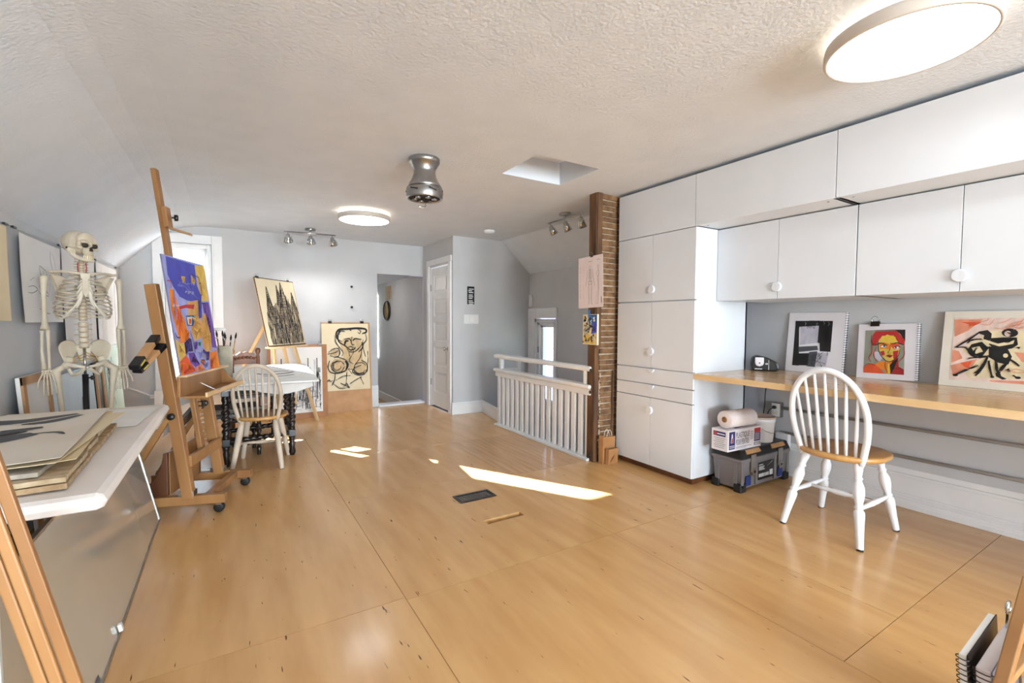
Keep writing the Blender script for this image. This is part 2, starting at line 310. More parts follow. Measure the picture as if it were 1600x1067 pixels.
def baseb(name, pts, h=.15, t=.022, m=white_m):
    """moulded skirting: board, ogee cap and quarter-round along a polyline on the floor"""
    b = MB()
    for (x0, y0), (x1, y1) in zip(pts, pts[1:]):
        b.bar((x0, y0, h*.42), (x1, y1, h*.42), t, h*.84); b.bar((x0, y0, h*.87), (x1, y1, h*.87), t*1.5, h*.1); b.bar((x0, y0, h*.96), (x1, y1, h*.96), t*.9, h*.1)
    return struct(b.build(name, m, bevel=.004))
baseb('baseboard_switch', [(2.41, 5.389), (2.85, 5.389)], .155); baseb('baseboard_stairwell', [(2.85, 5.395), (2.71, 4.64)], .155)
baseb('baseboard_back', [(1.62, 6.438), (1.76, 6.438)], .3); baseb('baseboard_rear', [(-1, 6.438), (1.62, 6.438)], .16); baseb('baseboard_left', [(-.989, -4.9), (-.989, 6.43)], .16)
b = MB()
for x, z0, z1 in ((3.728, 0, .06), (3.731, .06, .205), (3.727, .205, .225), (3.733, .225, .262), (3.725, .02, .032), (3.726, .07, .08), (3.727, .09, .097)): b.box(x, 3.74, -4.9, 2.9, z0, z1)
struct(b.build('baseboard_right', white_m, bevel=.003))
# ---------------------------------------------------------------- built-in cabinets along the right wall
FX = 2.85; T = .018
def pull(b, y, z, x, side):
    """half-disc pull standing off the door; side +1 reaches to +y, -1 to -y, 0 hangs down"""
    if side: pts = [(y, z-.032)]+[(y+side*.032*math.sin(R(a)), z-.032*math.cos(R(a))) for a in range(15, 180, 15)]+[(y, z+.032)]
    else: pts = [(y-.032, z)]+[(y-.032*math.cos(R(a)), z-.032*math.sin(R(a))) for a in range(15, 180, 15)]+[(y+.032, z)]
    return b.prism(pts, x-.02, x-.0005, 'yz')
def door(parent, y0, y1, z0, z1, x, hand=None, hz=None, name='door'):
    o = MB().box(x, x+T, y0+.0015, y1-.0015, z0+.0015, z1-.0015).build(name, cab_m, parent, .0015)
    if hand is not None:
        hy = {-1: y1-.002, 1: y0+.002, 0: (y0+y1)/2}[hand]
        pull(MB(), hy, hz, x, -hand).build('handle', cab_m, o, .003) if hand else pull(MB(), hy, hz, x, 0).build('handle', cab_m, o, .003)
    return o
tc = thing('tall_cabinet', 'tall white cabinet beside the lath post, with four doors above drawers and two below', 'cabinet', (0, 0, 0))
b = MB().box(FX+T+.001, 3.49, 2.135, 2.153, .055, 1.886).box(FX+T+.001, 3.49, 2.887, 2.905, .055, 1.886).box(3.47, 3.49, 2.135, 2.905, .055, 1.886)
for z in (.055, .60, .705, .832, 1.362, 1.868): b.box(FX+T+.001, 3.48, 2.14, 2.90, z, z+T)
b.build('carcass', cab_m, tc, .001)
MB().box(2.90, 3.47, 2.165, 2.895, 0, .054).build('toe_kick', wood_d, tc)
for z0, z1, hz in ((.055, .60, .50), (.837, 1.362, .97), (1.367, 1.886, 1.46)):
    door(tc, 2.53, 2.905, z0, z1, FX, 1, hz); door(tc, 2.135, 2.53, z0, z1, FX, -1, hz)
for z0, z1 in ((.603, .706), (.709, .834)): door(tc, 2.135, 2.905, z0, z1, FX, 0, z1-.001, 'drawer')
names = ('above the tall cabinet', 'next to the tall one', 'cut by the right photo edge')
for i, (y0, y1) in enumerate(((2.15, 2.905), (1.255, 2.147), (.363, 1.252))):
    t = thing('ceiling_cabinet', 'white flap-door cabinet under the ceiling '+names[i], 'cabinet', group='row of cabinets under the ceiling')
    b = MB().box(FX+T+.001, 3.30, y0, y0+T, 1.89, 2.255).box(FX+T+.001, 3.30, y1-T, y1, 1.89, 2.255).box(FX+T+.001, 3.30, y0, y1, 1.89, 1.89+T).box(FX+T+.001, 3.20, y0, y1, 2.237, 2.255).box(3.28, 3.30, y0, y1, 1.89, 2.1)
    b.build('carcass', cab_m, t, .001); door(t, y0-.001, y1+.001, 1.888, 2.257, FX)
    for yy in (y0+.06, y1-.06): MB().lathe([(.006, 0), (.006, -.003), (0, -.004)], 8, (FX+.06, yy, 1.89)).build('screw_cap', steel, t)
for i, (y0, y1) in enumerate(((1.242, 2.133), (.348, 1.239))):
    t = thing('wall_cabinet', ('white two-door wall cabinet above the abstract charcoal sketchbook', 'white two-door wall cabinet above the dancing figures painting')[i], 'cabinet', group='wall cabinets above the desk')
    ym = (y0+y1)/2; X = 3.093
    b = MB().box(X+T+.001, 3.72, y0, y0+T, 1.362, 1.75).box(X+T+.001, 3.72, y1-T, y1, 1.362, 1.75).box(X+T+.001, 3.72, y0, y1, 1.362, 1.38).box(X+T+.001, 3.45, y0, y1, 1.868, 1.886).box(X+T+.001, 3.30, y0, y0+T, 1.75, 1.88).box(X+T+.001, 3.30, y1-T, y1, 1.75, 1.88)
    b.build('carcass', cab_m, t, .001); door(t, ym, y1, 1.36, 1.884, X, 1, 1.44); door(t, y0, ym, 1.36, 1.884, X, -1, 1.44)
ct = tag(MB().box(FX+.002, 3.738, -.9, 2.133, .793, .832).build('countertop', butcher, bevel=.002), 'long maple wood desk top running along the right wall', 'countertop')
box('front_edging', butcher_e, FX-.001, FX+.002, -.9, 2.133, .7935, .8315, ct)
box('support_panel', cab_m, FX+.1, 3.72, -.9, -.88, 0, .792, ct)
# ---------------------------------------------------------------- services on the wall under the desk
cond = mat('painted_conduit', rgb(172, 171, 169), rgb(164, 163, 161), 12, rough=.4)
for i, (z, nm) in enumerate(((.529, 'upper grey steel conduit running along the wall under the desk'), (.338, 'lower grey steel conduit running along the wall above the white skirting'))):
    o = thing('conduit', nm, 'conduit', group='conduits under the desk')
    y1 = (1.95, 1.93)[i]
    MB().tube([(3.715, -1.5, z), (3.715, y1, z)], .0115, 12).build('pipe', cond, o)
    for yy in (1.63, .1): MB().lathe([(.016, 0), (.016, .05)], 12, (3.715, yy, z), (0, 1, 0)).build('coupling', cond, o); box('strap', cond, 3.70, 3.739, yy+.07, yy+.085, z-.018, z+.018, o)
ob = thing('electrical_box', 'steel outlet box with a black plug under the desk', 'outlet', (3.739, 1.998, .51))
box('box', steel, -.045, 0, -.037, .037, -.058, .058, ob, .004); box('cover_plate', white_m, -.05, -.046, -.032, .032, -.052, .052, ob, .002)
for z in (-.022, .022): box('socket', buff, -.054, -.05, -.016, .016, z-.014, z+.014, ob, .003)
pc = thing('power_cord', 'black power cord hanging from the outlet box under the desk', 'cord', (3.68, 1.998, .532))
MB().lathe([(.013, 0), (.013, .018), (.008, .024), (.004, .03)], 10, (.0, 0, 0), (-1, 0, 0)).build('plug', black_m, pc)
MB().tube(cr([(-.028, 0, 0), (-.05, .02, -.03), (-.03, .05, -.12), (-.02, .05, -.25), (.01, .045, -.36), (.02, .1, -.45)]), .0035, 6).build('cable', black_m, pc)
jb = thing('junction_box', 'white surface phone box with a small black port above the toolbox', 'outlet', (3.724, 1.94, .27))
box('housing', white_m, -.045, 0, -.05, .05, -.065, .065, jb, .004); box('port', black_m, -.047, -.045, -.012, .008, -.008, .012, jb)
tag(MB().tube(cr([(3.70, 2.06, .78), (3.705, 2.09, .65), (3.71, 2.10, .5), (3.70, 2.13, .3)]), .004, 6).build('thin_cable', black_m), 'thin black cable hanging behind the tall cabinet in the desk corner', 'cord')
# ---------------------------------------------------------------- things under the desk
tb = thing('toolbox', 'grey plastic toolbox with black lid and two metal latches under the desk', 'toolbox', (3.04, 1.87, 0)); tb.scale = (1, 1, 1.145)
gp = mat('grey_plastic', rgb(122, 116, 116), rgb(114, 108, 108), 5, rough=.42)
bd = MB(); pts = lambda e, z: [(e, e, z), (.62-e, e, z), (.62-e, .225-e, z), (e, .225-e, z)]
bd.add(pts(.012, .015)+pts(-.002, .205), [(3, 2, 1, 0), (0, 1, 5, 4), (1, 2, 6, 5), (2, 3, 7, 6), (3, 0, 4, 7), (4, 5, 6, 7)]); bd.build('body', gp, tb, .012)
MB().box(-.008, .628, -.008, .233, .185, .208).build('rim', gp, tb, .006)
for x in (-.004, .17, .41, .584):
    box('rib', gp, x+.006, x+.036, -.004, .006, .03, .186, tb, .004)
for y in (.03, .17): box('rib', gp, -.002, .006, y, y+.03, .03, .186, tb, .004)
lid = MB(); lid.add([(-.008, -.008, .208), (.628, -.008, .208), (.628, .233, .208), (-.008, .233, .208), (.015, .012, .262), (.605, .012, .262), (.605, .215, .262), (.015, .215, .262)], [(3, 2, 1, 0), (0, 1, 5, 4), (1, 2, 6, 5), (2, 3, 7, 6), (3, 0, 4, 7), (4, 5, 6, 7)])
lid = lid.build('lid', black_m, tb, .008)
for x in (.06, .38): MB().bar((x, .006, .247), (x+.17, .006, .247), .03, .014, (0, -.7, .7)).build('lid_pad', hard_m, lid, .004)
MB().tube([(.22, .11, .262), (.23, .11, .285), (.39, .11, .285), (.40, .11, .262)], .009, 8).build('carry_handle', black_m, lid)
for x in (.10, .45):
    la = MB().box(x, x+.055, -.018, -.006, .12, .23).build('latch', steel, tb, .004); box('hook', steel, x+.006, x+.049, -.024, -.017, .1, .145, la, .003); box('slot', black_m, x+.018, x+.036, -.0255, -.0235, .118, .132, la)
for x in (-.006, .555): box('corner_foot', rubber, x, x+.07, -.004, .055, 0, .055, tb, .008); box('corner_foot', rubber, x, x+.07, .17, .228, 0, .055, tb, .008)
lb = box('label_sticker', black_m, .2, .4, -.0075, -.0035, .055, .165, tb)
wt = col('white_print', 225, 225, 225)
for k, (w_, z) in enumerate(((.05, .148), (.07, .135), (.06, .126), (.075, .117))): MB().box(.205, .205+w_, -.0085, -.0074, z, z+.005).build('print_line', wt, lb)
[MB().box(.206+.022*k, .222+.022*k, -.0085, -.0074, .072, .094).build('print_block', wt, lb) for k in range(6)]; box('print_block', wt, .345, .385, -.0085, -.0074, .07, .105, lb)
MB().prism([(.31, .135), (.36, .150), (.385, .165), (.35, .148)], -.0085, -.0074, 'xz').build('print_flash', wt, lb)
bl = col('label_blue', 34, 52, 112)
for x in (.05, .46): box('blue_sticker', bl, x+.0, x+.06, -.0075, -.0035, .04, .1, tb)
px = thing('plastic_sheet_box', 'white cardboard box of painters plastic with blue print on the toolbox', 'box', (2.93, 1.905, .3005), R(-2))
pinkish = mat('coated_card', rgb(226, 220, 222), rgb(220, 212, 214), 4, rough=.6)
MB().box(0, .37, 0, .13, 0, .125).build('carton', pinkish, px, .0015)
pa = mat('print_blue', rgb(36, 42, 104), rough=.5); pr_ = mat('print_red', rgb(190, 52, 56), rough=.5); pg = mat('print_grey', rgb(92, 92, 104), rough=.5)
MB().box(.013, .075, -.001, 0, .012, .115).build('logo_panel', pa, px); MB().prism([(.030, .05), (.058, .05), (.054, .072), (.05, .098), (.044, .105), (.038, .098), (.034, .072)], -.0018, -.001, 'xz').build('logo_mark', pinkish, px); MB().prism([(.034, .052), (.054, .052), (.048, .078), (.040, .078)], -.0024, -.0018, 'xz').build('logo_mark', pr_, px)
box('print_line', pinkish, .018, .070, -.0018, -.001, .03, .034, px); box('print_line', pinkish, .018, .070, -.0018, -.001, .020, .024, px)
text('print', 'PLASTIQUE', .046, pg, px, .085, .075, -.001, .66, bold=.008); text('print', 'POUR PEINTRES', .046, pg, px, .085, .034, -.001, .45, bold=.008)
for k in range(5): MB().box(.245, .278, -.001, 0, .098-k*.011, .101-k*.011).build('print_line', pg, px)
box('print_line', pg, .085, .26, -.001, 0, .018, .0205, px); box('print_line', pg, .085, .2, -.001, 0, .011, .0125, px)
box('price_panel', pr_, .29, .36, -.001, 0, .088, .115, px); box('price_panel', pa, .29, .36, -.001, 0, .036, .086, px); box('price_panel', pa, .29, .36, -.001, 0, .012, .028, px)
for k in range(4): MB().box(.296, .350, -.0017, -.001, .076-k*.01, .080-k*.01).build('print_line', pinkish, px)
for k in range(5): MB().box(.296+.012*k, .304+.012*k, -.0017, -.001, .014, .026).build('print_line', pinkish, px)
box('end_label', pa, -.001, 0, .018, .115, .085, .112, px); MB().box(-.0017, -.001, .09, .11, .088, .109).build('logo_mark', pr_, px); box('print_line', pinkish, -.0017, -.001, .024, .085, .095, .101, px)
for k in range(6): box('print_line', pg, -.001, 0, .02+.006*(k % 3), .112-.008*(k % 2), .072-.011*k, .0745-.011*k, px)
for k in range(4): box('top_print', pa, .12+.055*k, .165+.055*k, .03+.012*k, .055+.012*k, .125, .1257, px)
rl = thing('paper_towel_roll', 'white paper towel roll lying on the plastic sheet box', 'paper roll', (2.975, 1.965, .4515+.0635), R(-5))
MB().lathe([(.02, 0), (.058, 0), (.062, .004), (.062, .272), (.058, .276), (.02, .276)], 32, (0, 0, 0), (1, 0, 0)).build('paper', mat('towel_paper', rgb(232, 220, 216), rgb(226, 212, 208), 40, rough=.9, bump=.1), rl); MB().lathe([(.021, 0), (.021, .278), (.0185, .278), (.0185, 0)], 20, (-.001, 0, 0), (1, 0, 0)).build('core', kraft, rl); MB().lathe([(.0185, 0), (.0185, .002)], 16, (.006, 0, 0), (1, 0, 0)).build('core_hollow', dark_m, rl)
px.scale = (1.03, 1, 1.2)
bk = thing('plastic_bucket', 'white plastic bucket with lid standing on the toolbox behind the paper roll', 'bucket', (3.46, 1.985, .3005))
bpm = mat('bucket_plastic', rgb(228, 222, 220), rgb(222, 215, 212), 4, rough=.4)
MB().lathe([(.083, 0), (.088, .004), (.098, .15), (.103, .155), (.103, .175), (.099, .18)], 32).build('tub', bpm, bk); MB().lathe([(.104, 0), (.106, .012), (.1, .014), (.094, .006), (0, .006)], 32, (0, 0, .178)).build('lid', mat('bucket_lid', rgb(206, 186, 168), rgb(198, 178, 160), 4, rough=.5), bk)
MB().tube([(.104*math.cos(R(a)), .104*math.sin(R(a)), .15-.075*math.sin(R((a-185)/170*180))) for a in range(185, 356, 10)], .0018, 6).build('bail_handle', steel, bk)
# ---------------------------------------------------------------- things on the desk
ps = thing('pencil_sharpener', 'small black electric pencil sharpener with pale round badge on the desk', 'sharpener', (3.55, 2.02, .832), R(-55))
body = [(-.09, 0), (.08, 0), (.10, .02), (.085, .065), (.02, .10), (-.05, .115), (-.085, .10), (-.095, .05)]
MB().prism(body, -.07, .07, 'xz').build('housing', black_m, ps, .012)
MB().prism([(-.07, .105), (-.07, .06), (-.062, .042), (-.04, .035), (-.018, .042), (-.01, .06), (-.01, .105)], -.094, -.07, 'xz').build('badge', pinkish, ps, .006)
MB().ball((-.04, -.0945, .062), .005, 10, 6).build('pencil_hole', black_m, ps); MB().box(.0, .018, -.073, -.069, .048, .062).build('switch', steel, ps, .002); MB().box(-.07, -.02, -.072, -.07, .012, .018).build('print_line', wt, ps); MB().box(.022, .027, -.0725, -.068, .01, .085).build('seam_trim', steel, ps)
# ---------------------------------------------------------------- exposed stud and lath at the end of the partition
lp = thing('lath_post', 'exposed brown timber stud with rough wooden laths beside the tall cabinet', 'post', (0, 0, 0))
old = mat('aged_timber', rgb(112, 76, 44), rgb(60, 38, 22), 5, (4, 4, .6), rough=.75, bump=.3, bscale=14)
old2 = mat('aged_lath', rgb(136, 100, 64), rgb(86, 58, 34), 5, (3, 2, 3), rough=.8, bump=.3, bscale=20)
plast = mat('old_plaster', rgb(196, 178, 156), rgb(172, 150, 126), 30, rough=.9, bump=.4)
MB().box(2.63, 2.68, 2.945, 3.035, 0, CZ).build('stud', old, lp, .004); MB().box(2.68, 3.6, 2.962, 3.03, 0, CZ-.02).build('plaster_back', plast, lp)
MB().box(2.638, 2.69, 2.935, 2.946, .98, CZ).build('stud_facing', old, lp, .003)
z = .02; i = 0; rnd = random.Random(3)
while z < CZ-.03:
    h = .038+rnd.uniform(-.003, .005); t = rnd.uniform(-.004, .004); x0 = 2.694+rnd.uniform(-.008, .006)
    MB().bar((x0, 2.953+rnd.uniform(-.002, .002), z+h/2+t), (2.90, 2.953, z+h/2), .012, h).build('lath', old2, lp, .0015); z += h+.0075+rnd.uniform(0, .003)
MB().bar((2.838, 2.943, .25), (2.838, 2.943, .78), .016, .008, (0, 1, 0)).build('batten', old, lp)
b = MB(); rnd = random.Random(5)
for k in range(22): b.ball((2.69+rnd.uniform(-.006, .006), 2.944, .12+k*.03+rnd.uniform(0, .01)), rnd.uniform(.006, .012), 6, 4, (1, .6, 1.4))
b.build('plaster_lumps', plast, lp)['kind'] = 'stuff'
for z in (.05, .60, .79): MB().ball((2.625, 2.99, z), .014, 8, 6, (.7, 1, 1.2)).build('rail_bracket', ebony, lp)
# paper bags at its foot
for (x, y, w_, d_, h_, rz, lab, hnd) in ((2.665, 2.868, .18, .045, .235, 8, 'upright brown paper bag with twisted handles against the lath post', True), (2.695, 2.83, .15, .032, .135, 10, 'smaller folded brown paper bag leaning in front of the upright bag', False)):
    pb = thing('paper_bag', lab, 'paper bag', (x, y, 0), R(rz), 'paper bags by the lath post')
    b = MB(); v = [(0, 0, 0), (w_-.02, 0, 0), (w_-.02, d_, 0), (0, d_, 0), (-.01, -.012, h_), (w_-.02, -.006, h_*.93), (w_-.02, d_*.7, h_*.95), (-.01, d_*.7, h_*1.02)]
    b.add(v, [(3, 2, 1, 0), (0, 1, 5, 4), (1, 2, 6, 5), (2, 3, 7, 6), (3, 0, 4, 7)]); b.build('bag_body', kraft, pb)
    b = MB(); b.add([(0.01, -.004, .004), (w_*.42, -.022, h_*.55), (w_*.8, -.005, .004)], [(0, 1, 2)]); b.build('fold_flap', kraft, pb)
    if hnd:
        for yy in (0, .03): MB().tube([(w_*.45+.035*math.cos(R(a)), yy-.004, h_*.9+.07*math.sin(R(a))) for a in range(0, 181, 20)], .0022, 6).build('handle', buff, pb)
# ---------------------------------------------------------------- stair railing
rg = thing('stair_railing', 'white painted railing with flat balusters around the stair opening', 'railing', (0, 0, 0))
X = 2.655
MB().box(X-.055, X+.04, 3.0, 4.63, 0, .022).build('base_strip', white_m, rg, .004)
for k in range(17):
    y = 3.045+k*(1.545/16); MB().box(X-.014, X+.010, y-.027, y+.027, .022, .566).build('baluster', white_m, rg, .003)
MB().box(X-.032, X+.03, 2.985, 4.645, .566, .625).build('lower_rail', white_m, rg, .012); MB().box(X-.052, X+.048, 2.985, 4.665, .625, .66).build('rail_cap', white_m, rg, .012)
for y in (3.07, 4.55): MB().box(X-.022, X+.022, y-.022, y+.022, .66, .775).build('short_post', white_m, rg, .003)
MB().box(X-.042, X+.042, 2.98, 4.67, .775, .822).build('handrail', white_m, rg, .018)
MB().box(X+.03, 2.92, 4.585, 4.63, .575, .655).build('return_rail', white_m, rg, .01); MB().box(2.90, 2.945, 4.585, 4.63, -.2, .76).build('return_post', white_m, rg, .003); MB().box(X+.04, 2.96, 4.57, 4.645, .762, .80).build('return_handrail', white_m, rg, .012)
# ---------------------------------------------------------------- ceiling fixtures
lampm = mat('lamp_diffuser', (.86, .93, 1), (.86, .93, 1), 1, rough=.5, emit=7)
ringm = mat('lamp_ring', rgb(206, 196, 186), rgb(200, 190, 180), 4, rough=.5)
glow = mat('lamp_backlight', (1, .88, .7), (1, .88, .7), 1, rough=.5, emit=9)
cl = thing('ceiling_light', 'large round flush LED ceiling light near the wall cabinets', 'ceiling light', (2.12, .72, CZ), group='round LED ceiling lights')
MB().lathe([(.17, 0), (.17, -.022)], 40).build('mount', white_m, cl); MB().lathe([(.205, -.022), (.205, -.03)], 48).build('backlight', glow, cl)
MB().lathe([(.225, -.031), (.247, -.033), (.25, -.05), (.25, -.075), (.246, -.081), (.238, -.081), (.236, -.07), (.2, -.06)], 64).build('ring', ringm, cl); MB().lathe([(.237, -.072), (.237, -.079), (.2, -.081), (0, -.082)], 64).build('diffuser', lampm, cl)
c2 = copy_tree(cl); c2.location = (1.175, 4.76, CZ); c2['label'] = 'round flush LED ceiling light further back, beside the metal fan motor'
hl = thing('hall_ceiling_light', 'small round ceiling light inside the hallway', 'ceiling light', (1.75, 7.7, 1.9)); MB().lathe([(.13, 0), (.13, -.02)], 28).build('base', white_m, hl); MB().lathe([(.12, -.02), (.11, -.05), (.06, -.07), (0, -.075)], 28).build('dome', mat('hall_lamp', (1, .95, .88), (1, .95, .88), 1, rough=.5, emit=22), hl)  # unseen lamp, added to brighten the hallway
fm = thing('ceiling_fan_motor', 'brushed metal ceiling fan motor without blades and a wire hook', 'fan', (1.13, 2.97, CZ))
MB().lathe([(.098, 0), (.102, -.004), (.102, -.03), (.096, -.034), (.074, -.075), (.072, -.10), (.074, -.104), (.074, -.108), (.085, -.14), (.105, -.172), (.118, -.193)], 40).build('canopy', steel, fm)
MB().lathe([(.112, -.193), (.112, -.2), (.119, -.2), (.121, -.205), (.121, -.262), (.118, -.268), (.108, -.268), (.1, -.255), (.0, -.25)], 40).build('motor_housing', steel, fm); MB().lathe([(.106, -.2555), (.106, -.262)], 32).build('motor_plate', dark_m, fm)
for a in range(30, 391, 60): MB().lathe([(.018, 0), (.018, -.01), (.008, -.012)], 10, (.065*math.cos(R(a)), .065*math.sin(R(a)), -.262)).build('blade_socket', steel, fm)
for a in range(215, 575, 60): MB().bar((.121*math.cos(R(a-13)), .121*math.sin(R(a-13)), -.216), (.121*math.cos(R(a+13)), .121*math.sin(R(a+13)), -.228), .008, .008).build('vent_slot', dark_m, fm)
MB().tube(cr([(.01, 0, -.262), (.012, -.005, -.29), (.005, -.005, -.318), (-.02, -.005, -.326), (-.045, -.005, -.318)]), .005, 8).build('wire_hook', chrome, fm)
bulbm = mat('spot_bulb', (1, .93, .84), (1, .93, .84), 1, rough=.4, emit=3)
def track(watt, label, loc, rz, tilts):
    t = thing('track_light', label, 'track light', loc, rz, 'three-spot track lights')
    MB().lathe([(.055, 0), (.058, -.004), (.058, -.022), (.052, -.026)], 28).build('canopy', steel, t); MB().lathe([(.012, -.026), (.012, -.05)], 12).build('stem', steel, t); MB().tube([(-.28, 0, -.055), (.28, 0, -.055)], .0085, 10).build('bar', steel, t)
    for x, (tx, ty) in zip((-.24, 0, .24), tilts):
        d = Vector((tx, ty, -1)).normalized(); j = Vector((x, 0, -.085)); MB().tube([(x, 0, -.055), tuple(j)], .006, 8).build('swivel', steel, t)
        o = MB().lathe([(.018, 0), (.022, .004), (.024, .03), (.03, .032), (.031, .045), (.044, .098), (.040, .098), (.026, .05)], 20, j, d).build('spot_head', chrome, t)
        MB().lathe([(.024, .056), (.036, .09), (0, .092)], 16, j, d).build('bulb', bulbm, o)
        sl = bpy.data.lights.new('spot', 'SPOT'); sl.energy = watt; sl.spot_size = R(95); sl.spot_blend = .8; sl.shadow_soft_size = .03; sl.color = (1, .98, .96); so = bpy.data.objects.new('spot_lamp', sl); COL.objects.link(so); so.parent = t; so.location = j+d*.11; so.rotation_euler = d.to_track_quat('-Z', 'Y').to_euler()
        for a in (0, 90, 180, 270):
            u = d.cross(Vector((1, 0, 0))).normalized(); w = d.cross(u); r = u*math.cos(R(a))+w*math.sin(R(a)); MB().bar(j+d*.03+r*.031, j+d*.095+r*.05, .006, .004).build('fin', chrome, o)
track(7, 'three-spot nickel track light on the ceiling above the cathedral drawing', (.835, 5.93, CZ), R(-4), ((.1, .35), (.15, .35), (.25, .35))); track(2, 'three-spot nickel track light on the ceiling above the stair railing', (2.87, 3.68, CZ), R(-90), ((.2, .5), (.1, .5), (-.2, .5)))
sd = thing('smoke_detector', 'white round smoke detector on the ceiling above the closet corner', 'smoke detector', (2.66, 4.86, CZ))
MB().lathe([(.062, 0), (.065, -.004), (.063, -.02), (.05, -.032), (.02, -.035), (0, -.035)], 28).build('housing', white_m, sd); MB().lathe([(.008, -.034), (.008, -.037)], 10).build('test_button', paper, sd)
# ---------------------------------------------------------------- small things on the walls
sw = thing('light_switch', 'white triple light switch plate on the grey closet wall', 'switch', (2.69, 5.399, 1.23))
box('plate', white_m, -.105, .105, -.006, 0, -.06, .06, sw, .003)
for x in (-.066, 0, .066): box('rocker', paper, x-.022, x+.022, -.011, -.006, -.034, .034, sw, .002)
sg = thing('wall_plaque', 'black plaque with white lettering on the grey wall above the switch', 'sign', (2.68, 5.399, 1.537))
box('board', black_m, -.05, .05, -.012, 0, -.115, .115, sg, .002)
pl = random.Random(2)
for k in range(3):
    z0 = .075-k*.076
    for r_ in range(3):
        MB().box(-.04+pl.uniform(0, .01), .03+pl.uniform(-.015, .01), -.0135, -.012, z0-r_*.022, z0-r_*.022+.012).build('lettering', wt, sg)
al = thing('alarm_sensor', 'small white alarm sensor beside the stair window corner', 'sensor', (3.598, 5.342, 1.49)); box('housing', white_m, -.03, 0, -.03, .03, -.085, .085, al, .006); box('lens', paper, -.033, -.03, -.014, .014, -.06, .0, al, .002)
for z, l in ((1.657, 'upper dark nail in the grey back wall'), (1.382, 'lower dark nail in the grey back wall')):
    n_ = thing('wall_nail', l, 'nail', (1.41, 6.45, z), group='nails in the back wall'); MB().lathe([(.004, 0), (.004, .02), (.016, .021), (.016, .03), (0, .032)], 10, (0, 0, 0), (0, -1, 0)).build('nail', ebony, n_)
ck = thing('wall_clock', 'round dark-rimmed wall clock with gold face in the hallway', 'clock', (2.469, 8.36, 1.385))
MB().lathe([(.165, 0), (.185, .01), (.185, .03), (.165, .04), (.15, .02)], 36, (0, 0, 0), (-1, 0, 0)).build('rim', ebony, ck); MB().lathe([(.152, .0), (.152, .025)], 36, (0, 0, 0), (-1, 0, 0)).build('face', col('brass_face', 196, 164, 110, .4), ck)
MB().bar((-.028, 0, 0), (-.028, .03, .1), .012, .004, (1, 0, 0)).build('hand', ebony, ck); MB().bar((-.03, 0, 0), (-.03, -.02, -.07), .014, .004, (1, 0, 0)).build('hand', ebony, ck)
vg = thing('wall_vent', 'brass coloured vent grille on the hallway wall above the clock', 'vent', (2.469, 8.31, 1.71)); box('frame', col('brass_vent', 172, 140, 96, .4), -.012, 0, -.17, .17, -.12, .12, vg, .003)
for k in range(9): MB().bar((-.018, -.14, -.09+k*.0225), (-.018, .14, -.09+k*.0225), .012, .004, (1, 0, 1)).build('slat', col('brass_vent', 172, 140, 96, .4), vg)
fr = thing('floor_register', 'black metal floor register with a slatted grille in the plywood', 'vent', (1.4125, 2.78, 0))
b = MB(); b.box(-.135, .135, -.068, -.05, -.004, .005).box(-.135, .135, .05, .068, -.004, .005).box(-.135, -.115, -.05, .05, -.004, .005).box(.115, .135, -.05, .05, -.004, .005); b.build('frame', ebony, fr)
for k in range(17): MB().bar((-.108+k*.0135, -.051, 0), (-.108+k*.0135, .051, 0), .0045, .006).build('slat', steel, fr)
box('duct', dark_m, -.12, .12, -.06, .06, -.05, -.04, fr)
b = MB(); box('trim_floor_slot', wood_d, 1.285, 1.54, 2.353, 2.409, -.054, -.035); struct(bpy.data.objects['trim_floor_slot'])
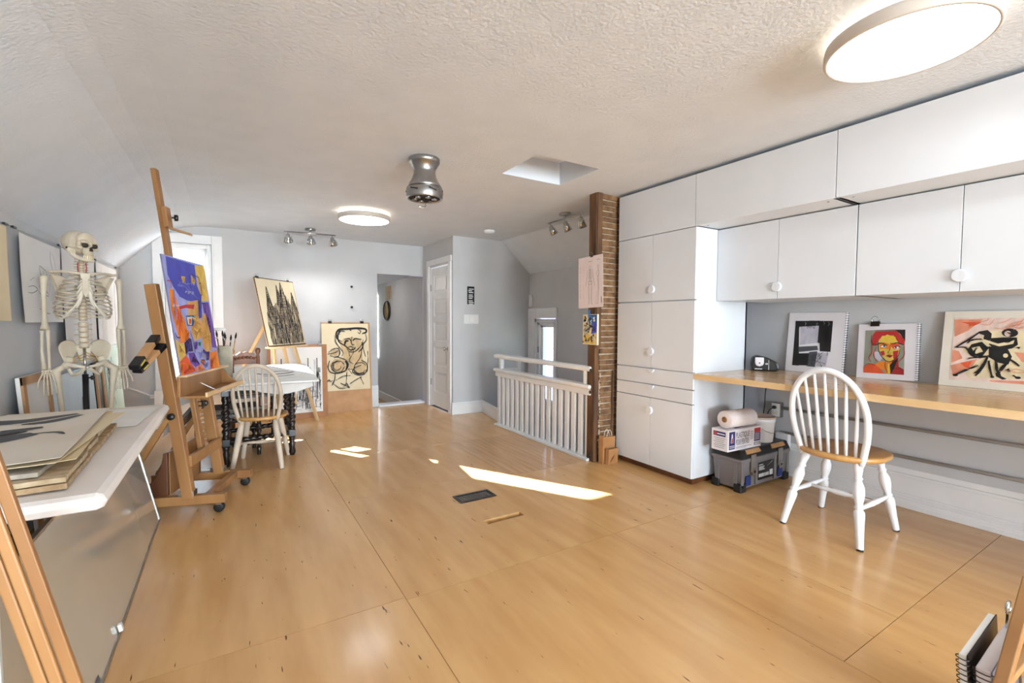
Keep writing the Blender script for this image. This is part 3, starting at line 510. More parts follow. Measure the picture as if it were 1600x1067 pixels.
# ---------------------------------------------------------------- windsor chairs
def windsor(label, frame_m, seat_m, loc, rz, sc, turned=True):
    """front of the seat at +x"""
    c = thing('windsor_chair', label, 'chair', loc, rz, 'windsor chairs'); c.scale = (sc,)*3
    n = 40; prof = []
    for k in range(n):
        a = 2*math.pi*k/n; cx, sy = math.cos(a), math.sin(a); x = .205*abs(cx)**.85*(1 if cx > 0 else -1); y = .215*abs(sy)**.8*(1 if sy > 0 else -1)*(1 if x > -.05 else 1-.12*min(1, (-.05-x)/.15)); prof.append((x, y))
    b = MB(); v = []
    for s_, z in ((.93, .415), (1, .428), (1, .442), (.95, .448)): v += [(x*s_, y*s_, z) for x, y in prof]
    v += [(x*.55, y*.55, .440) for x, y in prof]
    f = [tuple(range(n-1, -1, -1)), tuple(4*n+k for k in range(n))]+[(i*n+k, i*n+(k+1) % n, (i+1)*n+(k+1) % n, (i+1)*n+k) for i in range(4) for k in range(n)]
    b.add(v, f, True); b.build('seat', seat_m, c)
    tops = {}; feet = {}
    P = [(.013, 0), (.0165, .012), (.019, .09), (.0245, .175), (.0235, .19), (.016, .2), (.022, .21), (.016, .22), (.0175, .23), (.026, .275), (.0265, .31), (.016, .34), (.0145, .345), (.021, .355), (.0145, .365), (.02, .395), (.024, .42), (.018, .44)] if turned else [(.0165, 0), (.018, .01), (.023, .2), (.026, .3), (.024, .37), (.018, .44)]
    for sx in (-1, 1):
        for sy in (-1, 1):
            ft = Vector((sx*.205+(.0 if sx > 0 else -.03), sy*.19, 0)); tp = Vector((sx*.125, sy*.125, .42)); d = tp-ft; L = d.length
            MB().lathe([(r, z*L/.44) for r, z in P], 16, ft, d).build('leg', frame_m, c); feet[sx, sy] = (ft, tp); MB().lathe([(.0155, -.001), (.0155, .008)], 12, ft, d).build('foot_pad', ebony, c)
    at_ = lambda k, t: feet[k][0].lerp(feet[k][1], t)
    S_ = [(.009, 0), (.011, .15), (.0155, .45), (.013, .5), (.0155, .55), (.011, .85), (.009, 1)]; mid = []
    for sy in (-1, 1):
        a, b_ = at_((-1, sy), .46), at_((1, sy), .46); d = b_-a; MB().lathe([(r, z*d.length) for r, z in S_], 12, a, d).build('stretcher', frame_m, c); mid.append((a+b_)/2)
    d = mid[1]-mid[0]; MB().lathe([(r, z*d.length) for r, z in [(.008, 0), (.011, .2), (.014, .3), (.011, .34), (.016, .42), (.016, .58), (.011, .66), (.014, .7), (.011, .8), (.008, 1)]], 12, mid[0], d).build('stretcher', frame_m, c)
    def bow(t):
        a = math.pi*t; zz = math.sin(a); h = .46*zz**.62; y = -.198*math.cos(a)*(1-.24*max(0, 1-h/.36)**2); return Vector((-.135-.22*h, y, .435+h))
    pts = [bow(k/40) for k in range(41)]; pts = [pts[0]+Vector((0, .01, -.03))]+pts+[pts[-1]+Vector((0, -.01, -.03))]
    MB().tube(pts, .0165, 10).build('back_bow', frame_m, c)
    for k in range(7):
        q = (k-3)/3; y0 = q*.118; y1 = q*.15; t = None
        best = min((bow(i/400) for i in range(401)), key=lambda p: abs(p.y-y1)+(0 if p.z > .6 else 9)); x0 = -.16+.02*abs(q)**2
        a = Vector((x0, y0, .44)); e = best; MB().tube([a, a.lerp(e, .35), a.lerp(e, .7), e], [.0085, .010, .0085, .0065], 8).build('spindle', frame_m, c)
    return c
cw = mat('chair_white_paint', rgb(236, 236, 238), rgb(230, 230, 232), 6, rough=.35); seatw = mat('chair_seat_wood', rgb(206, 158, 96), rgb(190, 138, 78), 4, (1, 7, 1), rough=.32, coat=.2)
wash = mat('whitewashed_wood', rgb(214, 200, 182), rgb(192, 172, 150), 12, (1, 1, .4), rough=.55)
windsor('white windsor chair with wooden seat pulled up to the desk', cw, seatw, (3.06, 1.262, 0), 0, 1.05)
windsor('whitewashed windsor chair at the dark twisted-leg table', wash, seatw, (.215, 4.36, 0), R(78), .94, False)
# ---------------------------------------------------------------- drawn and painted shapes, in sheet coordinates (0-1)
ART_CITY = [('blue', [(0.086, 0.99), (0.742, 0.98), (0.714, 0.801), (0.749, 0.628), (0.408, 0.635), (0.246, 0.663), (0.139, 0.743), (0.063, 0.838)]), ('lavender', [(0.006, 0.872), (0.139, 0.743), (0.246, 0.663), (0.296, 0.581), (0.076, 0.317), (0.0, 0.357), (0.0, 0.568)]), ('yellow', [(0.738, 0.971), (0.997, 0.995), (0.971, 0.652), (0.757, 0.641), (0.75, 0.804)]), ('orange', [(0.05, 0.724), (0.129, 0.717), (0.161, 0.658), (0.2, 0.554), (0.271, 0.466), (0.308, 0.316), (0.18, 0.267), (0.092, 0.268), (0.058, 0.398), (0.013, 0.547)]), ('tan', [(0.417, 0.624), (0.697, 0.651), (0.657, 0.499), (0.679, 0.405), (0.647, 0.303), (0.424, 0.274), (0.385, 0.358), (0.372, 0.502)]), ('purple', [(0.784, 0.629), (0.962, 0.638), (0.996, 0.336), (0.986, 0.188), (0.859, 0.197), (0.842, 0.406), (0.787, 0.527)]), ('tan', [(0.729, 0.513), (0.821, 0.528), (0.877, 0.313), (0.84, 0.171), (0.65, 0.166), (0.612, 0.271), (0.648, 0.404)]), ('blue', [(0.706, 0.787), (0.79, 0.696), (0.714, 0.488), (0.627, 0.474), (0.666, 0.598)]), ('yellow', [(0.36, 0.847), (0.446, 0.848), (0.424, 0.785), (0.348, 0.779)]), ('yellow', [(0.604, 0.877), (0.695, 0.828), (0.637, 0.781), (0.584, 0.805)]), ('red', [(0.196, 0.577), (0.361, 0.599), (0.568, 0.604), (0.527, 0.561), (0.347, 0.569), (0.199, 0.552)]), ('teal', [(0.315, 0.501), (0.553, 0.508), (0.496, 0.405), (0.314, 0.412)]), ('cream', [(0.331, 0.488), (0.452, 0.487), (0.416, 0.418), (0.339, 0.423)]), ('orange', [(0.373, 0.474), (0.422, 0.475), (0.39, 0.424), (0.357, 0.425)]), ('tan', [(0.408, 0.402), (0.679, 0.405), (0.647, 0.303), (0.424, 0.274)]), ('orange', [(0.241, 0.4), (0.343, 0.358), (0.285, 0.296), (0.214, 0.286)]), ('yellow', [(0.0, 0.308), (0.092, 0.268), (0.175, 0.257), (0.169, 0.163), (0.015, 0.116), (0.0, 0.187)]), ('plum', [(0.18, 0.267), (0.303, 0.306), (0.352, 0.295), (0.349, 0.185), (0.219, 0.189), (0.169, 0.163)]), ('purple', [(0.227, 0.18), (0.37, 0.175), (0.466, 0.058), (0.351, 0.046), (0.249, 0.096)]), ('lavender', [(0.381, 0.194), (0.588, 0.209), (0.666, 0.146), (0.634, 0.097), (0.466, 0.105)]), ('green', [(0.509, 0.262), (0.576, 0.261), (0.554, 0.225), (0.507, 0.229)]), ('purple', [(0.405, 0.264), (0.492, 0.268), (0.463, 0.202), (0.397, 0.199)]), ('plum', [(0.574, 0.209), (0.65, 0.166), (0.77, 0.163), (0.715, 0.084), (0.642, 0.087), (0.66, 0.136), (0.584, 0.179)]), ('redorange', [(0.015, 0.116), (0.181, 0.163), (0.249, 0.096), (0.336, 0.02), (0.277, 0.007), (0.011, 0.0)]), ('orange', [(0.763, 0.153), (0.969, 0.167), (1.0, 0.0), (0.745, 0.0), (0.744, 0.083)]), ('redorange', [(0.744, 0.083), (0.812, 0.09), (0.807, 0.001), (0.716, 0.002)]), ('salmon', [(0.351, 0.046), (0.498, 0.066), (0.572, 0.006), (0.329, 0.008)]), ('lavender', [(0.599, 0.089), (0.664, 0.076), (0.628, 0.003), (0.545, 0.008)]), ('orange', [(0.0, 0.101), (0.046, 0.106), (0.049, 0.009), (0.001, 0.002)]), ('salmon', [(0.48, 0.104), (0.605, 0.099), (0.572, 0.048), (0.52, 0.055)]), ('tan', [(0.778, 0.359), (0.893, 0.336), (0.831, 0.203), (0.714, 0.217)]), ('purple', [(0.857, 0.479), (0.944, 0.481), (0.892, 0.407), (0.823, 0.418)])]
ART_CITYL = [('plum', [(0.536, 0.87), (0.527, 0.786), (0.534, 0.707)], 0.012), ('plum', [(0.591, 0.883), (0.784, 0.864), (0.797, 0.697), (0.741, 0.7)], 0.012), ('red', [(0.012, 0.783), (0.086, 0.786), (0.079, 0.728)], 0.014), ('plum', [(0.348, 0.369), (0.369, 0.275), (0.383, 0.175)], 0.01), ('plum', [(0.672, 0.637), (0.615, 0.498)], 0.012), ('plum', [(0.745, 0.621), (0.845, 0.619), (0.808, 0.534)], 0.014), ('plum', [(0.2, 0.554), (0.179, 0.453), (0.206, 0.442)], 0.01), ('plum', [(0.219, 0.296), (0.186, 0.162)], 0.012), ('cream', [(0.019, 0.298), (0.01, 0.186), (0.0, 0.134)], 0.012), ('plum', [(0.491, 0.099), (0.588, 0.094), (0.579, 0.038), (0.482, 0.085)], 0.01), ('plum', [(0.0, 0.357), (0.027, 0.318), (0.098, 0.312)], 0.014)]
ART_FACE = [('olive', [(0.135, 0.883), (0.827, 0.891), (0.84, 0.099), (0.134, 0.108)]), ('ink', [(0.656, 0.881), (0.828, 0.889), (0.833, 0.682), (0.745, 0.819)]), ('red', [(0.251, 0.661), (0.265, 0.792), (0.315, 0.865), (0.684, 0.874), (0.824, 0.709), (0.819, 0.612), (0.735, 0.637), (0.637, 0.788), (0.44, 0.782), (0.378, 0.694), (0.33, 0.606), (0.272, 0.604)]), ('yellow', [(0.378, 0.694), (0.44, 0.782), (0.637, 0.788), (0.719, 0.664), (0.755, 0.568), (0.728, 0.429), (0.628, 0.328), (0.545, 0.323), (0.451, 0.414), (0.396, 0.524)]), ('orange', [(0.384, 0.637), (0.48, 0.669), (0.583, 0.631), (0.586, 0.533), (0.492, 0.557), (0.409, 0.539)]), ('red', [(0.637, 0.507), (0.732, 0.526), (0.711, 0.387), (0.651, 0.37)]), ('red', [(0.414, 0.497), (0.483, 0.514), (0.504, 0.445), (0.45, 0.421)]), ('redorange', [(0.58, 0.659), (0.735, 0.637), (0.755, 0.568), (0.662, 0.536), (0.601, 0.589)]), ('gold', [(0.457, 0.754), (0.523, 0.806), (0.668, 0.76), (0.682, 0.691), (0.594, 0.659), (0.477, 0.698)]), ('crimson', [(0.521, 0.425), (0.574, 0.449), (0.645, 0.432), (0.594, 0.387)]), ('orange', [(0.446, 0.331), (0.561, 0.31), (0.628, 0.328), (0.609, 0.108), (0.541, 0.103), (0.506, 0.169), (0.3, 0.238)]), ('gold', [(0.564, 0.282), (0.591, 0.284), (0.603, 0.108), (0.562, 0.105)]), ('redorange', [(0.13, 0.199), (0.209, 0.267), (0.324, 0.274), (0.449, 0.179), (0.513, 0.101), (0.134, 0.104)]), ('crimson', [(0.628, 0.328), (0.73, 0.402), (0.746, 0.24), (0.831, 0.192), (0.84, 0.099), (0.61, 0.102)]), ('ink', [(0.594, 0.257), (0.655, 0.329), (0.732, 0.388), (0.669, 0.194), (0.623, 0.109)]), ('greyw', [(0.314, 0.492), (0.385, 0.495), (0.468, 0.387), (0.42, 0.315), (0.327, 0.38)]), ('white', [(0.522, 0.594), (0.519, 0.587), (0.51, 0.58), (0.495, 0.575), (0.477, 0.573), (0.458, 0.574), (0.442, 0.577), (0.431, 0.583), (0.426, 0.591), (0.429, 0.598), (0.439, 0.605), (0.454, 0.61), (0.472, 0.612), (0.491, 0.611), (0.507, 0.608), (0.518, 0.602), (0.522, 0.594)]), ('white', [(0.737, 0.576), (0.734, 0.568), (0.725, 0.561), (0.711, 0.557), (0.695, 0.554), (0.678, 0.555), (0.663, 0.559), (0.653, 0.565), (0.649, 0.572), (0.652, 0.579), (0.661, 0.586), (0.674, 0.591), (0.691, 0.593), (0.708, 0.592), (0.723, 0.589), (0.733, 0.583), (0.737, 0.576)]), ('teal', [(0.501, 0.596), (0.5, 0.59), (0.497, 0.584), (0.492, 0.58), (0.486, 0.579), (0.479, 0.58), (0.473, 0.583), (0.469, 0.589), (0.467, 0.595), (0.468, 0.602), (0.471, 0.607), (0.476, 0.611), (0.482, 0.613), (0.489, 0.612), (0.495, 0.608), (0.499, 0.603), (0.501, 0.596)]), ('teal', [(0.703, 0.574), (0.702, 0.568), (0.699, 0.562), (0.694, 0.558), (0.688, 0.557), (0.681, 0.558), (0.676, 0.561), (0.672, 0.566), (0.67, 0.573), (0.67, 0.579), (0.673, 0.585), (0.678, 0.589), (0.684, 0.59), (0.691, 0.589), (0.697, 0.586), (0.701, 0.58), (0.703, 0.574)]), ('ink', [(0.693, 0.574), (0.693, 0.571), (0.691, 0.569), (0.689, 0.567), (0.687, 0.567), (0.684, 0.567), (0.682, 0.568), (0.68, 0.571), (0.679, 0.573), (0.68, 0.576), (0.681, 0.578), (0.683, 0.58), (0.685, 0.58), (0.688, 0.58), (0.69, 0.579), (0.692, 0.576), (0.693, 0.574)]), ('ink', [(0.491, 0.596), (0.491, 0.593), (0.49, 0.591), (0.487, 0.589), (0.485, 0.589), (0.482, 0.589), (0.48, 0.591), (0.478, 0.593), (0.477, 0.595), (0.477, 0.598), (0.479, 0.6), (0.481, 0.602), (0.483, 0.603), (0.486, 0.602), (0.488, 0.601), (0.49, 0.599), (0.491, 0.596)])]
ART_FACEL = [('ink', [(0.372, 0.68), (0.4, 0.496), (0.468, 0.387), (0.559, 0.323), (0.64, 0.342), (0.728, 0.429), (0.758, 0.541)], 0.012), ('ink', [(0.322, 0.606), (0.425, 0.65), (0.543, 0.612)], 0.018), ('ink', [(0.611, 0.632), (0.706, 0.656), (0.818, 0.619)], 0.018), ('ink', [(0.417, 0.596), (0.472, 0.619), (0.532, 0.586)], 0.012), ('ink', [(0.645, 0.57), (0.698, 0.596), (0.768, 0.58)], 0.012), ('ink', [(0.592, 0.617), (0.586, 0.533), (0.557, 0.476), (0.614, 0.469)], 0.008), ('ink', [(0.521, 0.422), (0.578, 0.414), (0.645, 0.432)], 0.008), ('red', [(0.262, 0.69), (0.27, 0.49), (0.226, 0.374), (0.263, 0.306)], 0.016), ('red', [(0.347, 0.579), (0.306, 0.435), (0.377, 0.313)], 0.014), ('crimson', [(0.82, 0.599), (0.829, 0.435), (0.738, 0.32)], 0.014), ('ink', [(0.313, 0.88), (0.683, 0.885), (0.822, 0.877)], 0.014), ('ink', [(0.518, 0.321), (0.521, 0.225), (0.582, 0.106)], 0.008), ('ink', [(0.129, 0.206), (0.223, 0.272), (0.343, 0.241)], 0.008), ('ink', [(0.669, 0.194), (0.749, 0.213), (0.825, 0.191)], 0.008), ('ink', [(0.25, 0.791), (0.258, 0.661), (0.33, 0.606)], 0.01)]
ART_DANP = [('blush', [(0.105, 0.913), (0.89, 0.91), (0.878, 0.092), (0.107, 0.085)]), ('cream', [(0.258, 0.563), (0.46, 0.744), (0.723, 0.757), (0.844, 0.646), (0.832, 0.49), (0.7, 0.418), (0.802, 0.313), (0.847, 0.164), (0.289, 0.122), (0.215, 0.255), (0.399, 0.381), (0.2, 0.466)]), ('coral', [(0.101, 0.889), (0.376, 0.892), (0.246, 0.742), (0.119, 0.656)]), ('coral', [(0.737, 0.872), (0.891, 0.899), (0.888, 0.747), (0.761, 0.791)]), ('coral', [(0.677, 0.484), (0.88, 0.47), (0.878, 0.295), (0.742, 0.375)]), ('coral', [(0.104, 0.272), (0.357, 0.379), (0.321, 0.285), (0.136, 0.145)]), ('coral', [(0.109, 0.487), (0.178, 0.465), (0.217, 0.372), (0.112, 0.308)]), ('redorange', [(0.171, 0.857), (0.271, 0.853), (0.378, 0.865), (0.327, 0.824), (0.243, 0.778), (0.251, 0.821)]), ('redorange', [(0.2, 0.313), (0.306, 0.342), (0.28, 0.259), (0.247, 0.263)]), ('coral', [(0.478, 0.114), (0.875, 0.145), (0.868, 0.096), (0.499, 0.099)]), ('ink', [(0.344, 0.731), (0.428, 0.753), (0.467, 0.708), (0.466, 0.638), (0.438, 0.591), (0.394, 0.625), (0.4, 0.684), (0.357, 0.701)]), ('ink', [(0.695, 0.722), (0.691, 0.701), (0.677, 0.683), (0.655, 0.671), (0.628, 0.667), (0.601, 0.67), (0.577, 0.682), (0.561, 0.7), (0.554, 0.721), (0.558, 0.742), (0.573, 0.761), (0.595, 0.773), (0.622, 0.777), (0.649, 0.773), (0.673, 0.761), (0.689, 0.743), (0.695, 0.722)]), ('blush', [(0.638, 0.71), (0.636, 0.696), (0.63, 0.684), (0.621, 0.676), (0.61, 0.673), (0.598, 0.676), (0.588, 0.684), (0.58, 0.696), (0.577, 0.71), (0.579, 0.724), (0.585, 0.736), (0.594, 0.744), (0.606, 0.747), (0.617, 0.744), (0.628, 0.736), (0.635, 0.724), (0.638, 0.71)]), ('ink', [(0.568, 0.663), (0.688, 0.665), (0.702, 0.575), (0.655, 0.528), (0.577, 0.503), (0.494, 0.523), (0.45, 0.568), (0.465, 0.65)]), ('ink', [(0.451, 0.545), (0.616, 0.527), (0.661, 0.427), (0.636, 0.325), (0.545, 0.343), (0.46, 0.407)]), ('ink', [(0.291, 0.564), (0.384, 0.601), (0.452, 0.522), (0.397, 0.404), (0.3, 0.423), (0.262, 0.504)]), ('cream', [(0.294, 0.517), (0.367, 0.542), (0.403, 0.474), (0.332, 0.436)]), ('cream', [(0.627, 0.437), (0.626, 0.427), (0.622, 0.418), (0.615, 0.411), (0.607, 0.409), (0.598, 0.411), (0.591, 0.416), (0.586, 0.425), (0.583, 0.435), (0.585, 0.446), (0.589, 0.455), (0.596, 0.461), (0.604, 0.463), (0.612, 0.461), (0.62, 0.456), (0.625, 0.447), (0.627, 0.437)]), ('ink', [(0.533, 0.207), (0.566, 0.243), (0.585, 0.177), (0.636, 0.146), (0.597, 0.134), (0.54, 0.169)]), ('ink', [(0.526, 0.16), (0.525, 0.155), (0.521, 0.15), (0.515, 0.147), (0.508, 0.145), (0.501, 0.146), (0.495, 0.148), (0.491, 0.152), (0.489, 0.157), (0.49, 0.162), (0.494, 0.167), (0.5, 0.17), (0.507, 0.172), (0.514, 0.171), (0.52, 0.169), (0.524, 0.165), (0.526, 0.16)]), ('ink', [(0.189, 0.149), (0.188, 0.143), (0.183, 0.137), (0.174, 0.133), (0.164, 0.131), (0.154, 0.131), (0.146, 0.134), (0.139, 0.139), (0.137, 0.145), (0.138, 0.152), (0.144, 0.157), (0.152, 0.161), (0.162, 0.163), (0.172, 0.163), (0.181, 0.16), (0.187, 0.155), (0.189, 0.149)]), ('ink', [(0.752, 0.173), (0.751, 0.167), (0.746, 0.162), (0.738, 0.158), (0.728, 0.156), (0.719, 0.157), (0.71, 0.159), (0.705, 0.164), (0.702, 0.17), (0.704, 0.175), (0.709, 0.181), (0.717, 0.185), (0.727, 0.187), (0.736, 0.186), (0.745, 0.183), (0.75, 0.179), (0.752, 0.173)]), ('ink', [(0.828, 0.161), (0.827, 0.157), (0.823, 0.153), (0.817, 0.151), (0.81, 0.149), (0.802, 0.15), (0.796, 0.151), (0.792, 0.154), (0.79, 0.158), (0.792, 0.161), (0.796, 0.165), (0.802, 0.167), (0.809, 0.169), (0.816, 0.169), (0.822, 0.167), (0.826, 0.164), (0.828, 0.161)]), ('cream', [(0.393, 0.637), (0.531, 0.582), (0.67, 0.631), (0.662, 0.585), (0.544, 0.548), (0.395, 0.602)])]
ART_DANL = [('ink', [(0.141, 0.512), (0.193, 0.561), (0.285, 0.647), (0.356, 0.719)], 0.016), ('ink', [(0.152, 0.518), (0.24, 0.515), (0.3, 0.423), (0.398, 0.393)], 0.016), ('ink', [(0.272, 0.375), (0.397, 0.404), (0.479, 0.431)], 0.014), ('ink', [(0.449, 0.406), (0.415, 0.29), (0.378, 0.219), (0.343, 0.194)], 0.03), ('ink', [(0.423, 0.325), (0.388, 0.22), (0.356, 0.155)], 0.016), ('ink', [(0.462, 0.361), (0.478, 0.271), (0.505, 0.161)], 0.02), ('ink', [(0.522, 0.387), (0.539, 0.275), (0.553, 0.209)], 0.02), ('ink', [(0.625, 0.347), (0.589, 0.278), (0.562, 0.22)], 0.03), ('ink', [(0.158, 0.147), (0.261, 0.223), (0.373, 0.293)], 0.016), ('ink', [(0.643, 0.393), (0.684, 0.361), (0.73, 0.317)], 0.02), ('ink', [(0.683, 0.195), (0.732, 0.166)], 0.014), ('ink', [(0.629, 0.269), (0.651, 0.237)], 0.02), ('ink', [(0.323, 0.565), (0.409, 0.544), (0.494, 0.512)], 0.014), ('ink', [(0.257, 0.575), (0.287, 0.611), (0.382, 0.637)], 0.01), ('ink', [(0.605, 0.722), (0.646, 0.71), (0.638, 0.676)], 0.01), ('ink', [(0.705, 0.53), (0.719, 0.542)], 0.02), ('ink', [(0.347, 0.518), (0.319, 0.459), (0.364, 0.426), (0.414, 0.474)], 0.012), ('ink', [(0.529, 0.628), (0.611, 0.607), (0.689, 0.654)], 0.01)]
ART_BUST = [('ink', [(0.317, 0.783), (0.304, 0.874), (0.372, 0.937), (0.528, 0.943), (0.749, 0.955), (0.932, 0.941), (0.949, 0.895), (0.862, 0.869)], 0.05), ('ink', [(0.37, 0.925), (0.333, 0.822), (0.359, 0.743), (0.47, 0.686), (0.563, 0.628)], 0.03), ('ink', [(0.377, 0.857), (0.368, 0.868), (0.363, 0.879), (0.364, 0.89), (0.371, 0.901), (0.382, 0.912), (0.397, 0.921), (0.417, 0.929), (0.439, 0.936), (0.464, 0.94), (0.491, 0.943), (0.518, 0.943), (0.544, 0.941), (0.569, 0.937), (0.591, 0.931), (0.61, 0.923), (0.624, 0.914)], 0.02), ('ink', [(0.41, 0.755), (0.388, 0.757), (0.368, 0.764), (0.351, 0.774), (0.337, 0.787), (0.329, 0.803), (0.325, 0.82), (0.326, 0.838), (0.332, 0.855), (0.343, 0.872), (0.358, 0.886), (0.377, 0.898), (0.397, 0.906), (0.42, 0.911), (0.442, 0.911), (0.463, 0.908), (0.483, 0.901)], 0.02), ('ink', [(0.472, 0.7), (0.5, 0.753), (0.561, 0.759)], 0.05), ('ink', [(0.464, 0.781), (0.566, 0.792), (0.602, 0.758)], 0.018), ('ink', [(0.644, 0.764), (0.709, 0.79), (0.832, 0.775)], 0.03), ('ink', [(0.63, 0.818), (0.609, 0.738), (0.635, 0.696), (0.677, 0.702)], 0.014), ('ink', [(0.535, 0.643), (0.59, 0.669), (0.67, 0.647), (0.713, 0.653)], 0.012), ('ink', [(0.544, 0.636), (0.603, 0.613), (0.7, 0.632)], 0.03), ('ink', [(0.506, 0.658), (0.56, 0.6), (0.619, 0.577), (0.728, 0.603), (0.845, 0.705), (0.874, 0.774)], 0.012), ('ink', [(0.848, 0.733), (0.861, 0.649), (0.768, 0.58)], 0.03), ('ink', [(0.928, 0.895), (0.948, 0.773), (0.864, 0.677), (0.912, 0.502)], 0.01), ('ink', [(0.28, 0.849), (0.28, 0.744), (0.363, 0.648), (0.432, 0.576), (0.403, 0.521)], 0.01), ('ink', [(0.134, 0.586), (0.221, 0.631), (0.341, 0.635), (0.369, 0.564), (0.299, 0.51), (0.162, 0.529)], 0.012), ('ink', [(0.109, 0.559), (0.271, 0.581), (0.359, 0.627)], 0.008), ('ink', [(0.237, 0.498), (0.299, 0.51), (0.477, 0.46), (0.53, 0.384), (0.474, 0.297), (0.299, 0.261), (0.157, 0.283), (0.11, 0.36), (0.149, 0.459)], 0.02), ('ink', [(0.451, 0.358), (0.437, 0.326), (0.406, 0.299), (0.363, 0.282), (0.313, 0.275), (0.264, 0.281), (0.223, 0.298), (0.194, 0.324), (0.183, 0.356), (0.189, 0.388), (0.212, 0.416), (0.25, 0.438), (0.296, 0.45), (0.345, 0.45), (0.39, 0.439), (0.426, 0.418), (0.448, 0.389)], 0.012), ('ink', [(0.379, 0.369), (0.372, 0.348), (0.356, 0.329), (0.334, 0.315), (0.307, 0.308), (0.28, 0.307), (0.255, 0.313), (0.234, 0.326), (0.22, 0.343), (0.214, 0.364), (0.217, 0.385), (0.229, 0.405), (0.247, 0.422), (0.271, 0.433), (0.297, 0.438), (0.323, 0.436), (0.347, 0.428)], 0.01), ('ink', [(0.475, 0.446), (0.519, 0.385), (0.487, 0.311)], 0.05), ('ink', [(0.818, 0.447), (0.925, 0.397), (0.939, 0.304), (0.864, 0.229), (0.705, 0.222), (0.623, 0.274), (0.674, 0.332), (0.811, 0.372)], 0.02), ('ink', [(0.645, 0.272), (0.729, 0.237), (0.865, 0.245)], 0.03), ('ink', [(0.907, 0.292), (0.882, 0.268), (0.846, 0.251), (0.802, 0.242), (0.757, 0.244), (0.715, 0.255), (0.682, 0.274), (0.66, 0.298), (0.652, 0.326), (0.659, 0.354), (0.68, 0.378), (0.712, 0.397), (0.753, 0.408), (0.797, 0.41), (0.84, 0.402), (0.877, 0.386), (0.903, 0.364)], 0.01), ('ink', [(0.558, 0.586), (0.569, 0.515)], 0.008), ('ink', [(0.84, 0.649), (0.801, 0.492), (0.681, 0.392)], 0.012), ('ink', [(0.491, 0.265), (0.478, 0.094)], 0.008), ('ink', [(0.26, 0.278), (0.242, 0.172), (0.184, 0.082)], 0.01), ('ink', [(0.26, 0.155), (0.418, 0.208), (0.571, 0.214)], 0.007), ('ink', [(0.189, 0.113), (0.348, 0.03), (0.548, 0.032)], 0.007), ('ink', [(0.814, 0.184), (0.674, 0.145), (0.555, 0.089)], 0.008), ('ink', [(0.791, 0.186), (0.848, 0.069)], 0.008), ('ink', [(0.359, 0.102), (0.549, 0.04)], 0.012), ('ink', [(0.417, 0.05), (0.489, 0.093), (0.535, 0.025)], 0.012), ('ink', [(0.032, 0.162), (0.075, 0.175), (0.089, 0.135), (0.127, 0.171), (0.152, 0.139), (0.208, 0.159)], 0.01), ('ink', [(0.627, 0.641), (0.662, 0.583), (0.561, 0.457), (0.66, 0.393)], 0.007), ('ink', [(0.767, 0.935), (0.825, 0.909), (0.8, 0.869), (0.762, 0.896)], 0.012), ('ink', [(0.627, 0.304), (0.541, 0.309), (0.619, 0.243)], 0.008), ('ink', [(0.964, 0.589), (0.973, 0.44), (0.935, 0.257)], 0.006)]
ART_BUSTP = [('wash', [(0.359, 0.743), (0.444, 0.781), (0.61, 0.818), (0.833, 0.788), (0.861, 0.649), (0.843, 0.475), (0.923, 0.382), (0.888, 0.244), (0.685, 0.239), (0.587, 0.337), (0.491, 0.265), (0.239, 0.279), (0.136, 0.388), (0.254, 0.483), (0.44, 0.491), (0.432, 0.576)]), ('wash', [(0.175, 0.598), (0.28, 0.629), (0.364, 0.592), (0.302, 0.524), (0.165, 0.543)])]
ART_HANG = [('g', [(0.62, 0.904), (0.616, 0.788), (0.673, 0.645)], 0.014), ('g', [(0.665, 0.887), (0.716, 0.799), (0.753, 0.665)], 0.008), ('g', [(0.33, 0.68), (0.429, 0.653), (0.495, 0.616), (0.46, 0.549), (0.367, 0.567), (0.331, 0.626), (0.33, 0.68)], 0.014), ('g', [(0.546, 0.633), (0.483, 0.538), (0.5, 0.486)], 0.01), ('g', [(0.336, 0.526), (0.317, 0.42), (0.404, 0.356), (0.528, 0.32)], 0.014), ('g', [(0.406, 0.519), (0.441, 0.428), (0.544, 0.335)], 0.01), ('g', [(0.333, 0.513), (0.454, 0.509), (0.522, 0.46)], 0.01), ('g', [(0.058, 0.404), (0.176, 0.424), (0.263, 0.39), (0.159, 0.344), (0.054, 0.338)], 0.01), ('g', [(0.285, 0.378), (0.347, 0.311), (0.378, 0.196), (0.447, 0.121), (0.555, 0.107)], 0.012), ('g', [(0.097, 0.476), (0.198, 0.528)], 0.006), ('g', [(0.736, 0.489), (0.804, 0.479), (0.776, 0.316), (0.702, 0.282), (0.736, 0.489)], 0.012), ('g', [(0.295, 0.163), (0.346, 0.157)], 0.008), ('g', [(0.402, 0.632), (0.439, 0.573)], 0.006), ('g', [(0.553, 0.595), (0.577, 0.491), (0.549, 0.378)], 0.008), ('g', [(0.351, 0.475), (0.486, 0.389)], 0.008), ('g', [(0.361, 0.396), (0.508, 0.362)], 0.008), ('g', [(0.762, 0.476), (0.74, 0.299)], 0.01)]
